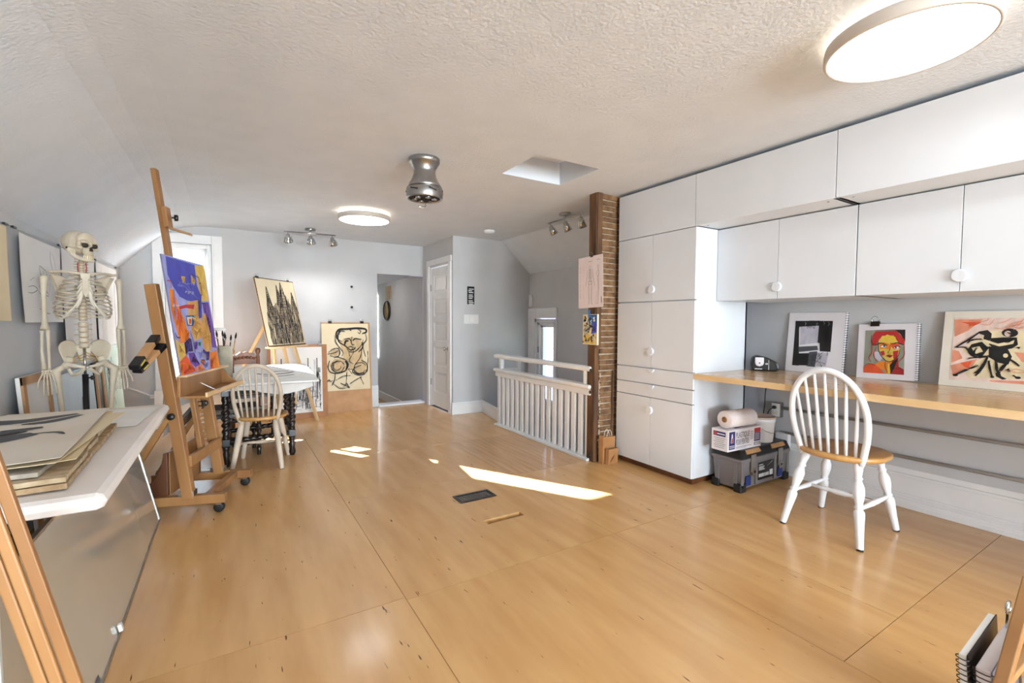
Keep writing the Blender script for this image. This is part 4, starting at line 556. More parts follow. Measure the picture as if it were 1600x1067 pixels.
# ---------------------------------------------------------------- artists' things
PAL = dict(blue=(72, 76, 182), lavender=(158, 164, 222), yellow=(228, 190, 84), orange=(238, 134, 36), tan=(214, 164, 92), purple=(112, 72, 166), red=(188, 44, 40), teal=(44, 104, 160), cream=(232, 212, 172), plum=(58, 30, 84), green=(34, 122, 66), redorange=(226, 88, 42), salmon=(236, 140, 110), olive=(150, 150, 132), ink=(26, 22, 22), gold=(240, 200, 66), crimson=(164, 34, 34), greyw=(196, 190, 200), white=(240, 240, 238), blush=(236, 208, 194), coral=(232, 150, 118), g=(84, 84, 90), wash=(214, 184, 138), skyblue=(110, 116, 206), amber=(246, 164, 60), ochre=(200, 146, 72), mauve=(140, 96, 188), straw=(238, 208, 112))
def pm(c): return mat('pigment_'+c, rgb(*PAL[c]), tuple(x*.78 for x in rgb(*PAL[c])), 26, (1, 1, .4), rough=.65, bump=.05)
def stuff(o): o['kind'] = 'stuff'; return o
def art(parent, w, h, shapes, name, y=-.0012, lines=False, wid=1.0, smooth=True, box=(0, 0, 1, 1)):
    """painted patches one by one; the many fine strokes of one colour together"""
    by = {}; u0, v0, u1, v1 = box
    for i, it in enumerate(shapes):
        P = [((u0+(u1-u0)*u-.5)*w, (v0+(v1-v0)*v)*h) for u, v in it[1]]
        if lines:
            b = by.setdefault(it[0], MB())
            if smooth and len(P) > 2: P = [tuple(p) for p in cr(P, 5)]
            n = len(P); b.line(P, [it[2]*w*wid*(.55+.45*math.sin(math.pi*(k+.5)/n)) for k in range(n)], y-.00006*min(i, 40))
        else: MB().patch(P, y-.00006*i).build(name, pm(it[0]), parent)
    for c, b in by.items(): stuff(b.build(name, pm(c), parent))
def panel(name, label, cat, w, h, t, m, loc, front, lean, roll=0, group=None, part='sheet'):
    o = thing(name, label, cat, group=group); stand(o, loc, front, lean, roll); MB().box(-w/2, w/2, 0, t, 0, h).build(part, m, o, min(t*.3, .002)); o['w'] = w; o['h'] = h
    return o
def clip(label, sheet, x, z, flip=0, m=None, s=1.0):
    """bulldog clip gripping the top edge of a sheet"""
    c = thing('binder_clip', label, 'clip', group='binder clips'); c.matrix_world = sheet.matrix_basis @ Matrix.Translation((x, .004, z)) @ Matrix.Scale(s, 4)
    MB().prism([(-.012, -.014), (.012, -.014), (.006, .016), (-.006, .016)], -.022, .022, 'yz').build('jaw', m or ebony, c, .002)
    for sy in (-1, 1): MB().tube(cr([(-.012, sy*.005, .012), (-.016, sy*.011, .026), (-.008, sy*.014, .042), (.008, sy*.014, .042), (.016, sy*.011, .026), (.012, sy*.005, .012)]), .0016, 6).build('wire_handle', chrome, c)
    return c
def spiral(parent, x, h, t, m, n=24):
    b = MB()
    for k in range(n):
        z = h*(k+.5)/n; b.tube([(x+.011*math.cos(R(a)), t/2+(t/2+.006)*math.sin(R(a)), z+.002*math.sin(R(a))) for a in range(0, 360, 40)], .0016, 5, closed=True)
    return stuff(b.build('spiral_binding', m, parent))
# ---- on the desk
s1 = panel('sketchbook', 'spiral sketchbook with a black and grey abstract charcoal drawing on the desk', 'sketchbook', .395, .45, .012, pinkish, (3.685, 1.735, .8325), (-1, 0), R(5.5), 0, 'art on the desk', 'pages')
spiral(s1, .1975, .45, .012, ebony, 26)
blk = [('ink', [(.13, .86), (.78, .86), (.78, .5), (.55, .5), (.55, .78), (.2, .76), (.25, .1), (.13, .1)]), ('ink', [(.13, .3), (.55, .33), (.5, .12), (.14, .1)]), ('g', [(.22, .42), (.55, .45), (.57, .38), (.23, .33)]), ('greyw', [(.23, .76), (.55, .78), (.55, .5), (.24, .45)]), ('g', [(.42, .34), (.56, .36), (.54, .1), (.40, .1)]), ('greyw', [(.56, .34), (.75, .34), (.72, .12), (.56, .12)]), ('ink', [(.58, .56), (.78, .56), (.78, .36), (.6, .36)])]
art(s1, .395, .45, blk, 'charcoal_block')
rn = random.Random(9); cl01 = lambda x: min(.77, max(.135, x)); clz = lambda z: min(.86, max(.1, z)); art(s1, .395, .45, [('ink', [(x, z), (cl01(x+rn.uniform(-.05, .08)), clz(z+rn.uniform(-.06, .06))), (cl01(x+rn.uniform(-.1, .12)), clz(z+rn.uniform(-.08, .08)))], .008) for x, z in ((rn.uniform(.15, .75), rn.choice((rn.uniform(.78, .86), rn.uniform(.1, .3)))) for _ in range(60))]+[('ink', [(rn.uniform(.56, .77), .85), (rn.uniform(.56, .77), rn.uniform(.55, .8)), (rn.uniform(.56, .77), rn.uniform(.4, .7))], .009) for _ in range(30)]+[('white', [(x, .86-rn.uniform(0, .05)), (x+.03, .82), (x+.01, .78)], .004) for x in (.3, .5, .62, .7)], 'charcoal_stroke', -.0022, True, smooth=False)
s2 = panel('sketchbook', 'spiral sketchbook with a red and yellow face painting on the desk', 'sketchbook', .33, .37, .014, pinkish, (3.675, 1.285, .8325), (-1, 0), R(7), R(-2), 'art on the desk', 'pages')
spiral(s2, .162, .37, .014, ebony, 26); BX = (0, 0, .95, 1); art(s2, .33, .37, ART_FACE, 'paint_patch', box=BX); art(s2, .33, .37, ART_FACEL, 'brush_stroke', -.003, True, box=BX)
clip('dark clip with chrome handles on the red face sketchbook', s2, -.07, .37, s=1.15)
s3 = panel('painting', 'orange and black painting of two dancing figures on the desk', 'painting', .45, .448, .004, buff, (3.655, .788, .8325), (-1, 0), R(8), 0, 'art on the desk', 'board')
art(s3, .45, .448, ART_DANP, 'paint_patch'); art(s3, .45, .448, ART_DANL, 'brush_stroke', -.003, True, 1.1); rn = random.Random(16); art(s3, .45, .448, [(c, [(u+rn.uniform(-.014, .014), v+rn.uniform(-.014, .014)) for u, v in P], .005) for c, P, w_ in ART_DANL for _ in range(4)]+[('coral', [(u, v), (u+rn.uniform(.04, .12), v+rn.uniform(-.02, .06)), (u+rn.uniform(.1, .2), v+rn.uniform(0, .1))], .008) for u, v in ((rn.uniform(.14, .7), rn.choice((rn.uniform(.12, .3), rn.uniform(.75, .85)))) for _ in range(16))], 'brush_stroke', -.005, True)
# ---- on the lath post
po = panel('anatomy_poster', 'pale pink anatomy poster of a skeleton hung on the timber post', 'poster', .31, .435, .002, mat('pink_poster', rgb(232, 216, 212), rgb(226, 208, 204), 4, rough=.7), (2.621, 2.995, 1.322), (-1, 0), 0, R(-1.5), None, 'sheet')
L = []; W_ = .008
for x in (.08, .21): L += [('g' if x < .1 else 'coral', [(x-.02, .82-k*.025), (x+.025, .82-k*.025)], .007) for k in range(26) if k % 7 != 6]
cx = .5
L += [('g', [(cx+.035*math.cos(R(a)), .78+.028*math.sin(R(a))) for a in range(0, 361, 30)], W_), ('g', [(cx, .75), (cx, .5)], .02)]
for k in range(6): L += [('g', [(cx, .72-k*.028), (cx-.075+abs(k-3)*.006, .705-k*.028), (cx-.03, .685-k*.028)], .006), ('g', [(cx, .72-k*.028), (cx+.075-abs(k-3)*.006, .705-k*.028), (cx+.03, .685-k*.028)], .006)]
for s_ in (-1, 1):
    L += [('g', [(cx, .735), (cx+s_*.1, .735)], W_), ('g', [(cx+s_*.105, .73), (cx+s_*.13, .6), (cx+s_*.17, .47), (cx+s_*.18, .42)], .012), ('g', [(cx, .5), (cx+s_*.07, .52), (cx+s_*.07, .47), (cx, .45)], .012), ('g', [(cx+s_*.06, .47), (cx+s_*.055, .3), (cx+s_*.05, .1), (cx+s_*.09, .07)], .014)]
cx = .83
L += [('g', [(cx+.03*math.cos(R(a)), .78+.028*math.sin(R(a))) for a in range(0, 361, 30)], W_), ('g', [(cx-.02, .75), (cx+.03, .66), (cx-.02, .56), (cx, .48), (cx, .3), (cx-.02, .1), (cx-.07, .07)], .016), ('g', [(cx, .72), (cx-.07, .66), (cx-.02, .58)], W_), ('g', [(.72, .07), (.78, .3)], W_), ('g', [(.43, .9), (.58, .9)], .012), ('g', [(.78, .91), (.9, .91)], .012), ('g', [(.94, .2), (.95, .08)], .03)]
art(po, .31, .435, L, 'printed_line', -.0012, True, .8)
clip('small clip holding the anatomy poster on the timber post', po, .02, .435, s=.7)
pn = panel('small_painting', 'small blue and yellow landscape painting taped below the anatomy poster', 'painting', .185, .258, .018, mat('canvas_edge', rgb(222, 212, 188), rough=.7), (2.605, 2.982, 1.008), (-1, 0), 0, 0, None, 'canvas')
rn = random.Random(4)
art(pn, .185, .258, [('cream', [(.02, .02), (.98, .02), (.98, .98), (.02, .98)]), ('teal', [(.45, .6), (.98, .6), (.98, .98), (.4, .98)]), ('blue', [(.6, .35), (.95, .4), (.98, .7), (.7, .75)]), ('yellow', [(.05, .05), (.8, .02), (.75, .3), (.1, .35)])]+[(rn.choice(('ink', 'ink', 'teal', 'plum', 'yellow', 'white', 'green')), [(x+rn.uniform(-.1, .1), z+rn.uniform(-.07, .07)) for _ in range(5)]) for x, z in ((rn.uniform(.12, .85), rn.uniform(.1, .9)) for _ in range(60))], 'paint_patch')
tp = MB().box(2.598, 2.6005, 2.975, 3.0, 1.24, 1.305).build('tape_strip', col('blue_tape', 74, 118, 178)); tag(tp, 'strip of blue tape above the small landscape painting', 'tape')
# ---------------------------------------------------------------- easels
def knob(b, p, d, r=.016): return b.lathe([(.005, 0), (.005, .012), (r, .014), (r, .03), (r*.8, .034), (0, .035)], 12, p, d)
ez = thing('studio_easel', 'large oak studio easel on casters holding the colourful city painting', 'easel', (-.155, 3.65, 0), R(-18.7))
ln = lambda z: -.1217*(z-.12)
for y in (-.235, .24):
    MB().box(-.42, .205, y-.022, y+.022, .062, .118).build('base_rail', wood_m, ez, .003)
    MB().bar((ln(.1)+.0, y-.005, .1), (ln(1.41), y-.03 if y < 0 else y-.04, 1.41), .05, .062, (1, 0, 0)).build('upright', wood_m, ez, .004)
    MB().box(ln(.12)-.05, ln(.12)+.035, y-.028, y+.028, .118, .15).build('hinge_plate', steel, ez, .002)
    for x in (-.39, .165):
        w_ = MB().lathe([(.02, -.016), (.03, -.012), (.03, .012), (.02, .016)], 18, (x, y, .031), (0, 1, 0)).build('caster_wheel', rubber, ez); MB().box(x-.016, x+.016, y-.018, y+.018, .05, .064).build('caster_fork', steel, w_)
    MB().bar((ln(.62)-.02, y-.03, .62), (-.38, y-.02, .12), .022, .03).build('strut', wood_m, ez, .002); knob(MB(), (ln(.62), y-.04, .62), (0, -1, 0), .02).build('knob', black_m, ez)
MB().bar((.10, -.22, .095), (.10, .225, .095), .045, .042).build('cross_member', wood_m, ez, .003); MB().bar((ln(.33)+.035, -.24, .33), (ln(.33)+.035, .23, .33), .022, .07).build('cross_member', wood_m, ez, .003); MB().bar((ln(.8)-.01, -.24, .8), (ln(.8)-.01, .23, .8), .022, .05).build('cross_member', wood_m, ez, .003)
MB().bar((ln(.30)+.01, 0, .30), (ln(2.158), 0, 2.158), .05, .028, (1, 0, 0)).build('mast', wood_m, ez, .003)
b = MB()
for k in range(16): z = .38+k*.028; b.bar((ln(z)+.028, .03, z), (ln(z)+.028, .03, z+.018), .012, .014, (1, 0, 0))
stuff(b.build('ratchet_strip', wood_m, ez))
MB().box(-.135, -.112, -.21, .215, .118, .385).build('back_board', wood_m, ez, .003); MB().box(-.137, -.110, .19, .218, .12, .43).build('board_stile', wood_d, ez, .003)
MB().prism([(-.115, .12), (-.115, .385), (-.135, .385), (-.15, .30), (-.185, .225), (-.25, .17), (-.36, .14), (-.40, .12)], -.235, -.205, 'xz').build('curved_foot', wood_d, ez, .003)
tr = MB().bar((ln(.80)+.045, -.25, .79), (ln(.80)+.045, .40, .79), .018, .125).build('tray_back', wood_m, ez, .003)
MB().bar((ln(.86)+.075, -.25, .857), (ln(.86)+.075, .42, .857), .05, .014).build('painting_ledge', wood2_m, ez, .002); MB().bar((ln(.73)+.11, -.22, .722), (ln(.73)+.11, .43, .722), .13, .016).build('tray_shelf', wood_m, ez, .003); MB().bar((ln(.73)+.175, -.22, .735), (ln(.73)+.175, .43, .735), .014, .03).build('tray_lip', wood2_m, ez, .003)
for y in (.395,): MB().prism([(-.045, .73), (.09, .73), (.04, .76), (.0, .81), (-.03, .85), (-.045, .85)], y, y+.016, 'xz').build('tray_cheek', wood_m, ez, .002)
MB().tube(cr([(.02, -.10, .80), (.06, -.08, .77), (.10, -.06, .745), (.115, -.03, .75)]), .004, 6).build('tray_hook', steel, ez)
cb = MB().bar((ln(1.80)+.03, -.006, 1.79), (ln(1.93)+.03, -.006, 1.92), .064, .03, (1, 0, 0)).build('top_clamp', wood_m, ez, .004); MB().bar((ln(1.8)+.03, 0, 1.79), (ln(1.8)+.15, .02, 1.755), .05, .012).build('clamp_lip', wood_m, cb, .002); knob(MB(), (ln(1.85)+.045, .02, 1.86), (1, .3, 0), .02).build('knob', black_m, cb)
knob(MB(), (ln(.62)-.02, .12, .62), (1, 0, 0), .03).build('knob', black_m, ez); MB().bar((ln(.55)-.03, -.2, .52), (ln(.62)-.03, .15, .62), .03, .05).build('ratchet_arm', ebony, ez, .004)
pt = panel('city_painting', 'colourful abstract city painting in blue, orange and purple on the studio easel', 'painting', .585, .728, .007, mat('canvas', rgb(120, 112, 140), rgb(106, 98, 130), 12, rough=.7), (-.155+.947*(-.002)+.32*-.006, 3.65-.32*(-.002)+.947*-.006, .8645), (.947, -.32), math.atan(.1217), 0, None, 'canvas')
art(pt, .585, .728, [('lavender', [(0, 0), (1, 0), (1, 1), (0, 1)])]+ART_CITY, 'paint_patch'); rn = random.Random(31); VAR = dict(blue=('skyblue', 'blue', 'purple'), lavender=('skyblue', 'greyw'), yellow=('straw', 'ochre'), orange=('amber', 'redorange'), tan=('ochre', 'straw', 'amber'), purple=('mauve', 'plum'), redorange=('orange', 'red'), salmon=('coral', 'orange'), plum=('purple', 'blue')); DB = []
for c_, P in ART_CITY:
    if c_ in VAR:
        gx = sum(p[0] for p in P)/len(P); gz = sum(p[1] for p in P)/len(P)
        for k in range(7):
            p, q_ = rn.choice(P), rn.choice(P); t = rn.uniform(.35, .85); t2 = rn.uniform(.3, .85); DB.append((rn.choice(VAR[c_]), [(gx+(p[0]-gx)*t, gz+(p[1]-gz)*t), (gx, gz+rn.uniform(-.02, .02)), (gx+(q_[0]-gx)*t2, gz+(q_[1]-gz)*t2)], rn.uniform(.006, .028)))
art(pt, .585, .728, DB, 'brush_stroke', -.0034, True)
art(pt, .585, .728, [('white', [(.38+.03*k, .70+.01*math.sin(k*2)), (.395+.03*k, .72)], .008) for k in range(7)], 'brush_stroke', -.0056, True)
art(pt, .585, .728, ART_CITYL, 'brush_stroke', -.006, True, smooth=False)
sc_ = thing('spring_clamp', 'black and tan spring clamp gripping the left upright of the studio easel', 'clamp', (-.155, 3.65, 0), R(-18.7))
for a, e in (((-.135, -.275, 1.10), (-.115, -.555, .94)), ((-.10, -.285, 1.05), (-.13, -.50, .915))):
    a = Vector(a); e = Vector(e); o = MB().bar(a.lerp(e, .25), a.lerp(e, .72), .026, .045, (1, 0, 0)).build('handle_grip', hard_m, sc_, .004)
    MB().bar(a, a.lerp(e, .27), .03, .05, (1, 0, 0)).build('jaw', black_m, sc_, .004); MB().bar(a.lerp(e, .7), e, .03, .05, (1, 0, 0)).build('handle_tip', black_m, sc_, .006)
    MB().bar(a.lerp(e, .76)+Vector((.026, 0, 0)), a.lerp(e, .93)+Vector((.026, 0, 0)), .008, .006, (1, 0, 0)).build('yellow_print', col('print_yellow', 214, 190, 90), sc_)
# pale pine easel with the cathedral drawing
n2 = (.7507, -.6606); w2 = (.6606, .7507); F = Vector((.907, 5.875, 0))
pe = thing('pine_easel', 'pale pine tripod easel holding the cathedral drawing by the back wall', 'easel', tuple(F), math.atan2(n2[1], n2[0]))
q = lambda z, y: (-.22*z-.03, y, z)
MB().bar(q(0, 0), q(1.0, -.165), .03, .03, (1, 0, 0)).build('leg', wood2_m, pe, .002); MB().bar(q(0, -.65), q(1.0, -.485), .03, .03, (1, 0, 0)).build('leg', wood2_m, pe, .002); MB().bar(q(.25, -.325), q(1.5, -.325), .03, .028, (1, 0, 0)).build('mast', wood2_m, pe, .002)
MB().bar((-.30, -.325, 1.42), (-.95, -.58, .0), .03, .032).build('rear_leg', wood2_m, pe, .002); MB().bar(q(.42, -.075), q(.42, -.575), .022, .035, (0, 0, 1)).build('cross_bar', wood2_m, pe, .002); MB().bar((-.175, -.66, .905), (-.175, .01, .905), .06, .02).build('ledge', wood2_m, pe, .003); MB().bar((-.205, -.17, .95), (-.27, -.235, 1.25), .028, .024, (1, 0, 0)).build('slat', wood2_m, pe); MB().bar((-.205, -.48, .95), (-.27, -.415, 1.25), .028, .024, (1, 0, 0)).build('slat', wood2_m, pe)
c0 = F+Vector((n2[0], n2[1], 0))*(-.172)+Vector((w2[0], w2[1], 0))*(-.325)
cd = panel('cathedral_drawing', 'charcoal drawing of a spired cathedral on a board on the pine easel', 'drawing', .645, .762, .01, hard_m, (c0.x, c0.y, .917), n2, math.atan(.22), 0, None, 'board')
MB().box(-.312, .312, -.0015, 0, .01, .752).build('paper', cream, cd)
rn = random.Random(11); LL = []; env = lambda u: max([.88-abs(u-.22)*3.6 if abs(u-.22) < .1 else 0, .93-abs(u-.5)*3.2 if abs(u-.5) < .1 else 0, .99-abs(u-.62)*1.9 if abs(u-.62) < .2 else 0, .84-abs(u-.9)*2.2 if abs(u-.9) < .14 else 0, .62+.06*math.sin(u*40)])
for k in range(340):
    u = rn.uniform(.09, .985); t_ = env(u); v1 = rn.uniform(.1, max(.12, t_)); l_ = rn.uniform(.05, .3); d_ = rn.uniform(-.012, .012)
    LL.append(('ink' if rn.random() < .75 else 'g', [(u, max(.03, v1-l_)), (u+d_, v1-l_/2), (u+d_*1.5, v1)], rn.uniform(.004, .014)))
for cu, hw, tp_, bs in ((.22, .08, .9, .55), (.5, .07, .94, .6), (.62, .15, .99, .5), (.9, .09, .85, .5)):
    for s_ in (-1, 1): LL.append(('ink', [(cu+s_*hw, bs), (cu, tp_)], .016))
    for k in range(9): v = bs+(tp_-bs)*k/11; hw_ = hw*(1-k/11); LL.append(('ink', [(cu-hw_, v), (cu+hw_, v+.015)], .008))
for k in range(46): u = rn.uniform(.1, .92); v = rn.uniform(.08, .48); LL.append(('ink', arc(u, v, rn.uniform(.012, .035), rn.uniform(.02, .06), 0, 180, 6), .007)); LL.append(('cream', arc(u+.02, v, rn.uniform(.012, .03), rn.uniform(.02, .05), 0, 180, 6), .006))
for k in range(26): u = rn.uniform(.1, .85); v = rn.uniform(.05, .45); LL.append(('ink', [(u, v), (u+rn.uniform(.05, .16), v+rn.uniform(-.01, .02))], .009))
SM = [('char', [(.1, .03), (.99, .03), (.99, .6), (.9, .8), (.82, .64), (.7, .75), (.62, .95), (.55, .78), (.5, .88), (.42, .66), (.3, .6), (.22, .82), (.14, .62)])]
b = MB().patch([((u-.5)*.6, v*.74) for u, v in SM[0][1]], -.0022); b.build('charcoal_smudge', mat('smudge', rgb(190, 172, 146), rgb(132, 116, 98), 14, (1, 1, .3), rough=.85, detail=6), cd)
art(cd, .61, .74, LL, 'charcoal_stroke', -.0028, True, smooth=False)
L2 = []
for k in range(190):
    u = rn.uniform(.1, .98); v1 = rn.uniform(.1, env(u)-.03); L2.append((rn.choice(('cream', 'wash', 'g')), [(u, max(.03, v1-rn.uniform(.03, .14))), (u+rn.uniform(-.01, .01), v1)], rn.uniform(.003, .009)))
art(cd, .61, .74, L2, 'charcoal_highlight', -.0056, True, smooth=False)
for P, wd in (([(0, .99), (.0, .01), (1, .01)], .02), ([(0, .995), (1, .99)], .014)): art(cd, .645, .762, [('ink', P, wd)], 'board_edge_line', -.0018, True, smooth=False)
clip('dark clip on the top left corner of the cathedral drawing', cd, -.27, .762, s=.9); clip('small clip on the top right corner of the cathedral drawing', cd, .24, .762, s=.7)
# boards leaning on the back wall
bp_ = panel('drawing_board', 'plywood board with a brush drawing of a woman leaning on the back wall', 'drawing board', .62, 1.185, .012, hard_m, (1.325, 6.265, 0), (0, -1), R(6.5), 0, 'boards leaning on the back wall', 'board')
MB().box(-.31, .29, -.0016, 0, .285, 1.165).build('paper', cream, bp_); rn = random.Random(15); JB = [(c, [(u+rn.uniform(-.016, .016), v+rn.uniform(-.012, .012)) for u, v in P], .006) for c, P, w_ in ART_BUST for _ in range(3)]
art(bp_, .6, .88, ART_BUSTP, 'ink_wash', -.0022, box=(-.015, .33, .985, 1.3)); art(bp_, .6, .88, ART_BUST, 'brush_stroke', -.003, True, .95, box=(-.015, .33, .985, 1.3)); art(bp_, .6, .88, JB, 'brush_stroke', -.006, True, box=(-.015, .33, .985, 1.3))
clip('left clip on the board with the drawing of a woman', bp_, -.2, 1.185); clip('right clip on the board with the drawing of a woman', bp_, .21, 1.185)
bq_ = panel('drawing_board', 'brown board with a grey cityscape drawing leaning behind the pine easel', 'drawing board', .66, .905, .012, mat('brown_board', rgb(176, 122, 78), rgb(160, 108, 66), 8, rough=.6), (.71, 6.10, 0), (0, -1), R(4), 0, 'boards leaning on the back wall', 'board')
MB().box(-.30, .27, -.0016, 0, .07, .875).build('paper', paper, bq_)
rn = random.Random(21); LL = []
for k in range(240):
    u = min(.95, max(.04, rn.gauss(.55, .28))); v = rn.uniform(.05, .7)*(.6+.4*abs(math.sin(u*9))); LL.append((rn.choice(('ink', 'g', 'g', 'greyw')), [(u, v), (u+rn.uniform(-.02, .02), v+rn.uniform(.03, .2))], rn.uniform(.005, .022)))
    if k % 4 == 0: LL.append((rn.choice(('ink', 'g')), [(u, v), (min(.97, u+rn.uniform(.05, .2)), v+rn.uniform(-.02, .03))], rn.uniform(.004, .012)))
for u in (.2, .55, .72, .9): LL.append(('ink', [(u, .2), (u, .85)], .02))
art(bq_, .57, .8, LL, 'ink_wash_stroke', -.0026, True, smooth=False, box=(-.03, .09, .97, 1.07)); clip('silver clip on the corner of the grey cityscape board', bq_, .25, .905, m=steel)
for i, (x, w_, y_, l) in enumerate(((-.47, .5, 6.30, 'blank white canvas board leaning under the back window'), (-.12, .36, 6.36, 'narrow blank white board behind the table under the window'))): panel('canvas_board', l, 'canvas', w_, .42, .02, paper, (x, y_, 0), (0, -1), R(8), 0, 'blank boards under the window', 'canvas')
bb = thing('book', 'small black book lying on the window sill ledge', 'book', (-.62, 6.40, .367)); box('cover', black_m, -.06, .06, -.035, .035, 0, .03, bb, .003); box('pages', paper, -.055, .055, -.037, .03, .004, .026, bb)
tag(MB().tube(cr([(-.975, 5.2, .5), (-.97, 5.9, .52), (-.93, 6.41, .45), (-.6, 6.42, .28), (-.3, 6.42, .25)]), .009, 8).build('white_cable', white_m), 'thick white cable running along the wall below the window', 'cable')
# ---------------------------------------------------------------- dark table with twisted legs
tt = thing('twist_leg_table', 'dark table with barley-twist legs under a white cloth', 'table', (0, 0, 0))
def twist(b, p0, p1, r=.026, n=10, seg=44, pitch=.052):
    p0 = Vector(p0); p1 = Vector(p1); d = (p1-p0); L = d.length; d.normalize(); u = d.cross(Vector((.3, .5, .8))).normalized(); w = d.cross(u); v = []
    for i in range(seg+1):
        s_ = L*i/seg; ph = 2*math.pi*s_/pitch; k = min(1, 4*min(i, seg-i)/seg)
        for j in range(n):
            a = 2*math.pi*j/n; rr = r*(1+.30*k*math.cos(2*a-ph)); v.append(p0+d*s_+(u*math.cos(a)+w*math.sin(a))*rr)
    f = [(i*n+j, i*n+(j+1) % n, (i+1)*n+(j+1) % n, (i+1)*n+j) for i in range(seg) for j in range(n)]+[tuple(range(n-1, -1, -1)), tuple(seg*n+j for j in range(n))]
    return b.add(v, f, True)
LG = [(-.04, 4.38), (.46, 4.50), (-.02, 5.28), (.50, 5.38)]
for x, y in LG:
    l = twist(MB(), (x, y, .23), (x, y, .58)).build('leg', ebony, tt); MB().box(x-.028, x+.028, y-.028, y+.028, .58, .64).build('leg_block', ebony, l, .003); MB().box(x-.028, x+.028, y-.028, y+.028, .17, .23).build('leg_block', ebony, l, .003); MB().lathe([(.02, 0), (.03, .03), (.022, .07), (.03, .10), (.02, .125), (.026, .15), (.026, .17)], 14, (x, y, 0)).build('turned_foot', ebony, l)
for a, c in ((0, 1), (2, 3), (0, 2), (1, 3)): twist(MB(), (*LG[a], .2), (*LG[c], .2), .02).build('stretcher', ebony, tt); MB().bar((*LG[a], .612), (*LG[c], .612), .022, .05).build('apron', ebony, tt)
twist(MB(), (-.03, 4.83, .2), (.48, 4.94, .2), .02).build('stretcher', ebony, tt)
MB().box(-.42, .60, 4.32, 5.42, .64, .662).build('table_top', ebony, tt, .006)
cloth = mat('white_cloth', rgb(226, 224, 222), rgb(214, 210, 206), 5, rough=.85, bump=.1)
b = MB(); N_ = 26; pts = []
cl_ = thing('table_cloth', 'white cloth hanging over the left side of the dark table', 'cloth')
rows = []
for i in range(N_+1):
    y = 4.31+1.12*i/N_; wv = .012*math.sin(i*1.3); rows.append([(.605, y, .6645), (.10, y, .6645), (-.2, y, .6645), (-.425, y, .6645), (-.434-.3*abs(wv), y, .655), (-.438+wv, y, .56), (-.44+wv*1.8, y, .42), (-.445+wv*2.2, y, .31+.02*math.sin(i*.7))])
for r_ in rows: pts += r_
K = len(rows[0]); b.add(pts, [(i*K+j, i*K+j+1, (i+1)*K+j+1, (i+1)*K+j) for i in range(N_) for j in range(K-1)], True); b.build('cloth', cloth, cl_)
b = MB(); pts = []
for i in range(41):
    x = -.43+1.04*i/40; s_ = .008*math.sin(i*1.7); L_ = (.17-.012*i) if i < 12 else (.03+.05*max(0, math.sin((i-22)/18*math.pi)))
    pts += [(x, 4.318, .6645), (x, 4.309, .657), (x, 4.305+s_, .66-L_*.5), (x, 4.302+s_*1.5, .66-L_)]
b.add(pts, [(i*4+j, i*4+j+1, i*4+j+5, i*4+j+4) for i in range(40) for j in range(3)], True); b.build('front_drop', cloth, cl_)
db = thing('drafting_board', 'white drafting board tilted on the dark table', 'board', (.345, 4.29, .668)); db.rotation_euler = (R(4.6), 0, 0)
MB().box(-.315, .315, 0, .88, 0, .016).build('board', mat('board_white', rgb(240, 238, 236), rgb(234, 232, 228), 4, rough=.5), db, .003)
ds = thing('drawing_sheet', 'white sheet with a grey wash drawing lying on the drafting board', 'drawing', (.345, 4.29, .668)); ds.rotation_euler = (R(4.6), 0, 0)
MB().box(-.30, .22, .10, .62, .0165, .0175).build('sheet', paper, ds)
b = MB()
for P, w_ in (([(-.15, .42), (-.05, .36), (.08, .38), (.16, .44)], .03), ([(-.1, .3), (.02, .25), (.15, .3)], .02), ([(-.05, .48), (.05, .5), (.12, .48)], .025)):
    Q = cr(P, 5); b2 = MB().line(Q, w_, 0); b.add([(x, z, .0181) for x, _, z in b2.v], b2.f)
stuff(b.build('wash_stroke', char_m, ds))
# brush pail, jar, tin, paint box
pail = thing('brush_pail', 'beige paint-stained pail full of brushes on the dark table', 'pail', (-.04, 4.98, .664)); beige = mat('stained_beige', rgb(196, 186, 164), rgb(160, 148, 126), 9, rough=.6)
MB().lathe([(.055, 0), (.058, .004), (.062, .28), (.066, .284), (.066, .298), (.06, .3), (.055, .28), (.05, .02)], 28).build('pail', beige, pail)
def brush(label, loc, tilt, L, kind, grp):
    o = thing('paint_brush', label, 'brush', loc, 0, grp); o.rotation_euler = tilt
    MB().lathe([(.003, 0), (.005, .02), (.0045, L*.75), (.006, L*.8)], 8).build('handle', kind, o); MB().lathe([(.006, L*.8), (.0065, L*.86)], 8).build('ferrule', steel, o); MB().lathe([(.0065, L*.86), (.009, L*.92), (.002, L)], 8).build('bristles', dark_m, o)
sp_ = ((-.03, 0, -4, 6), (-.012, .02, 3, 2), (.005, -.02, -2, -3), (.02, .015, 5, 5), (.033, -.01, -3, 9), (-.02, -.025, 4, -6))
for k, (dx, dy, tx, ty) in enumerate(sp_): brush(('leftmost brush in the beige pail', 'black brush standing second from left in the pail', 'brush standing in the middle of the beige pail', 'dark brush right of the middle in the pail', 'rightmost brush in the beige pail', 'front left brush in the beige pail')[k], (-.04+dx, 4.98+dy, .70), (R(tx), R(ty), 0), .37+.02*(k % 3), (ebony, wood_d, old, black_m, hard_m, wood_d)[k], 'brushes in the beige pail')
ro = thing('paint_roller', 'small white paint roller standing in the beige pail', 'roller', (-.08, 4.98, .72)); MB().tube(cr([(0, 0, 0), (-.01, 0, .22), (-.015, 0, .3), (-.055, 0, .34), (-.06, 0, .385), (-.045, 0, .395), (.05, 0, .395)]), .003, 6).build('wire_frame', steel, ro); MB().lathe([(.008, -.045), (.0145, -.043), (.0145, .045), (.008, .047)], 16, (.005, 0, .395), (1, 0, 0)).build('roller_sleeve', paper, ro)
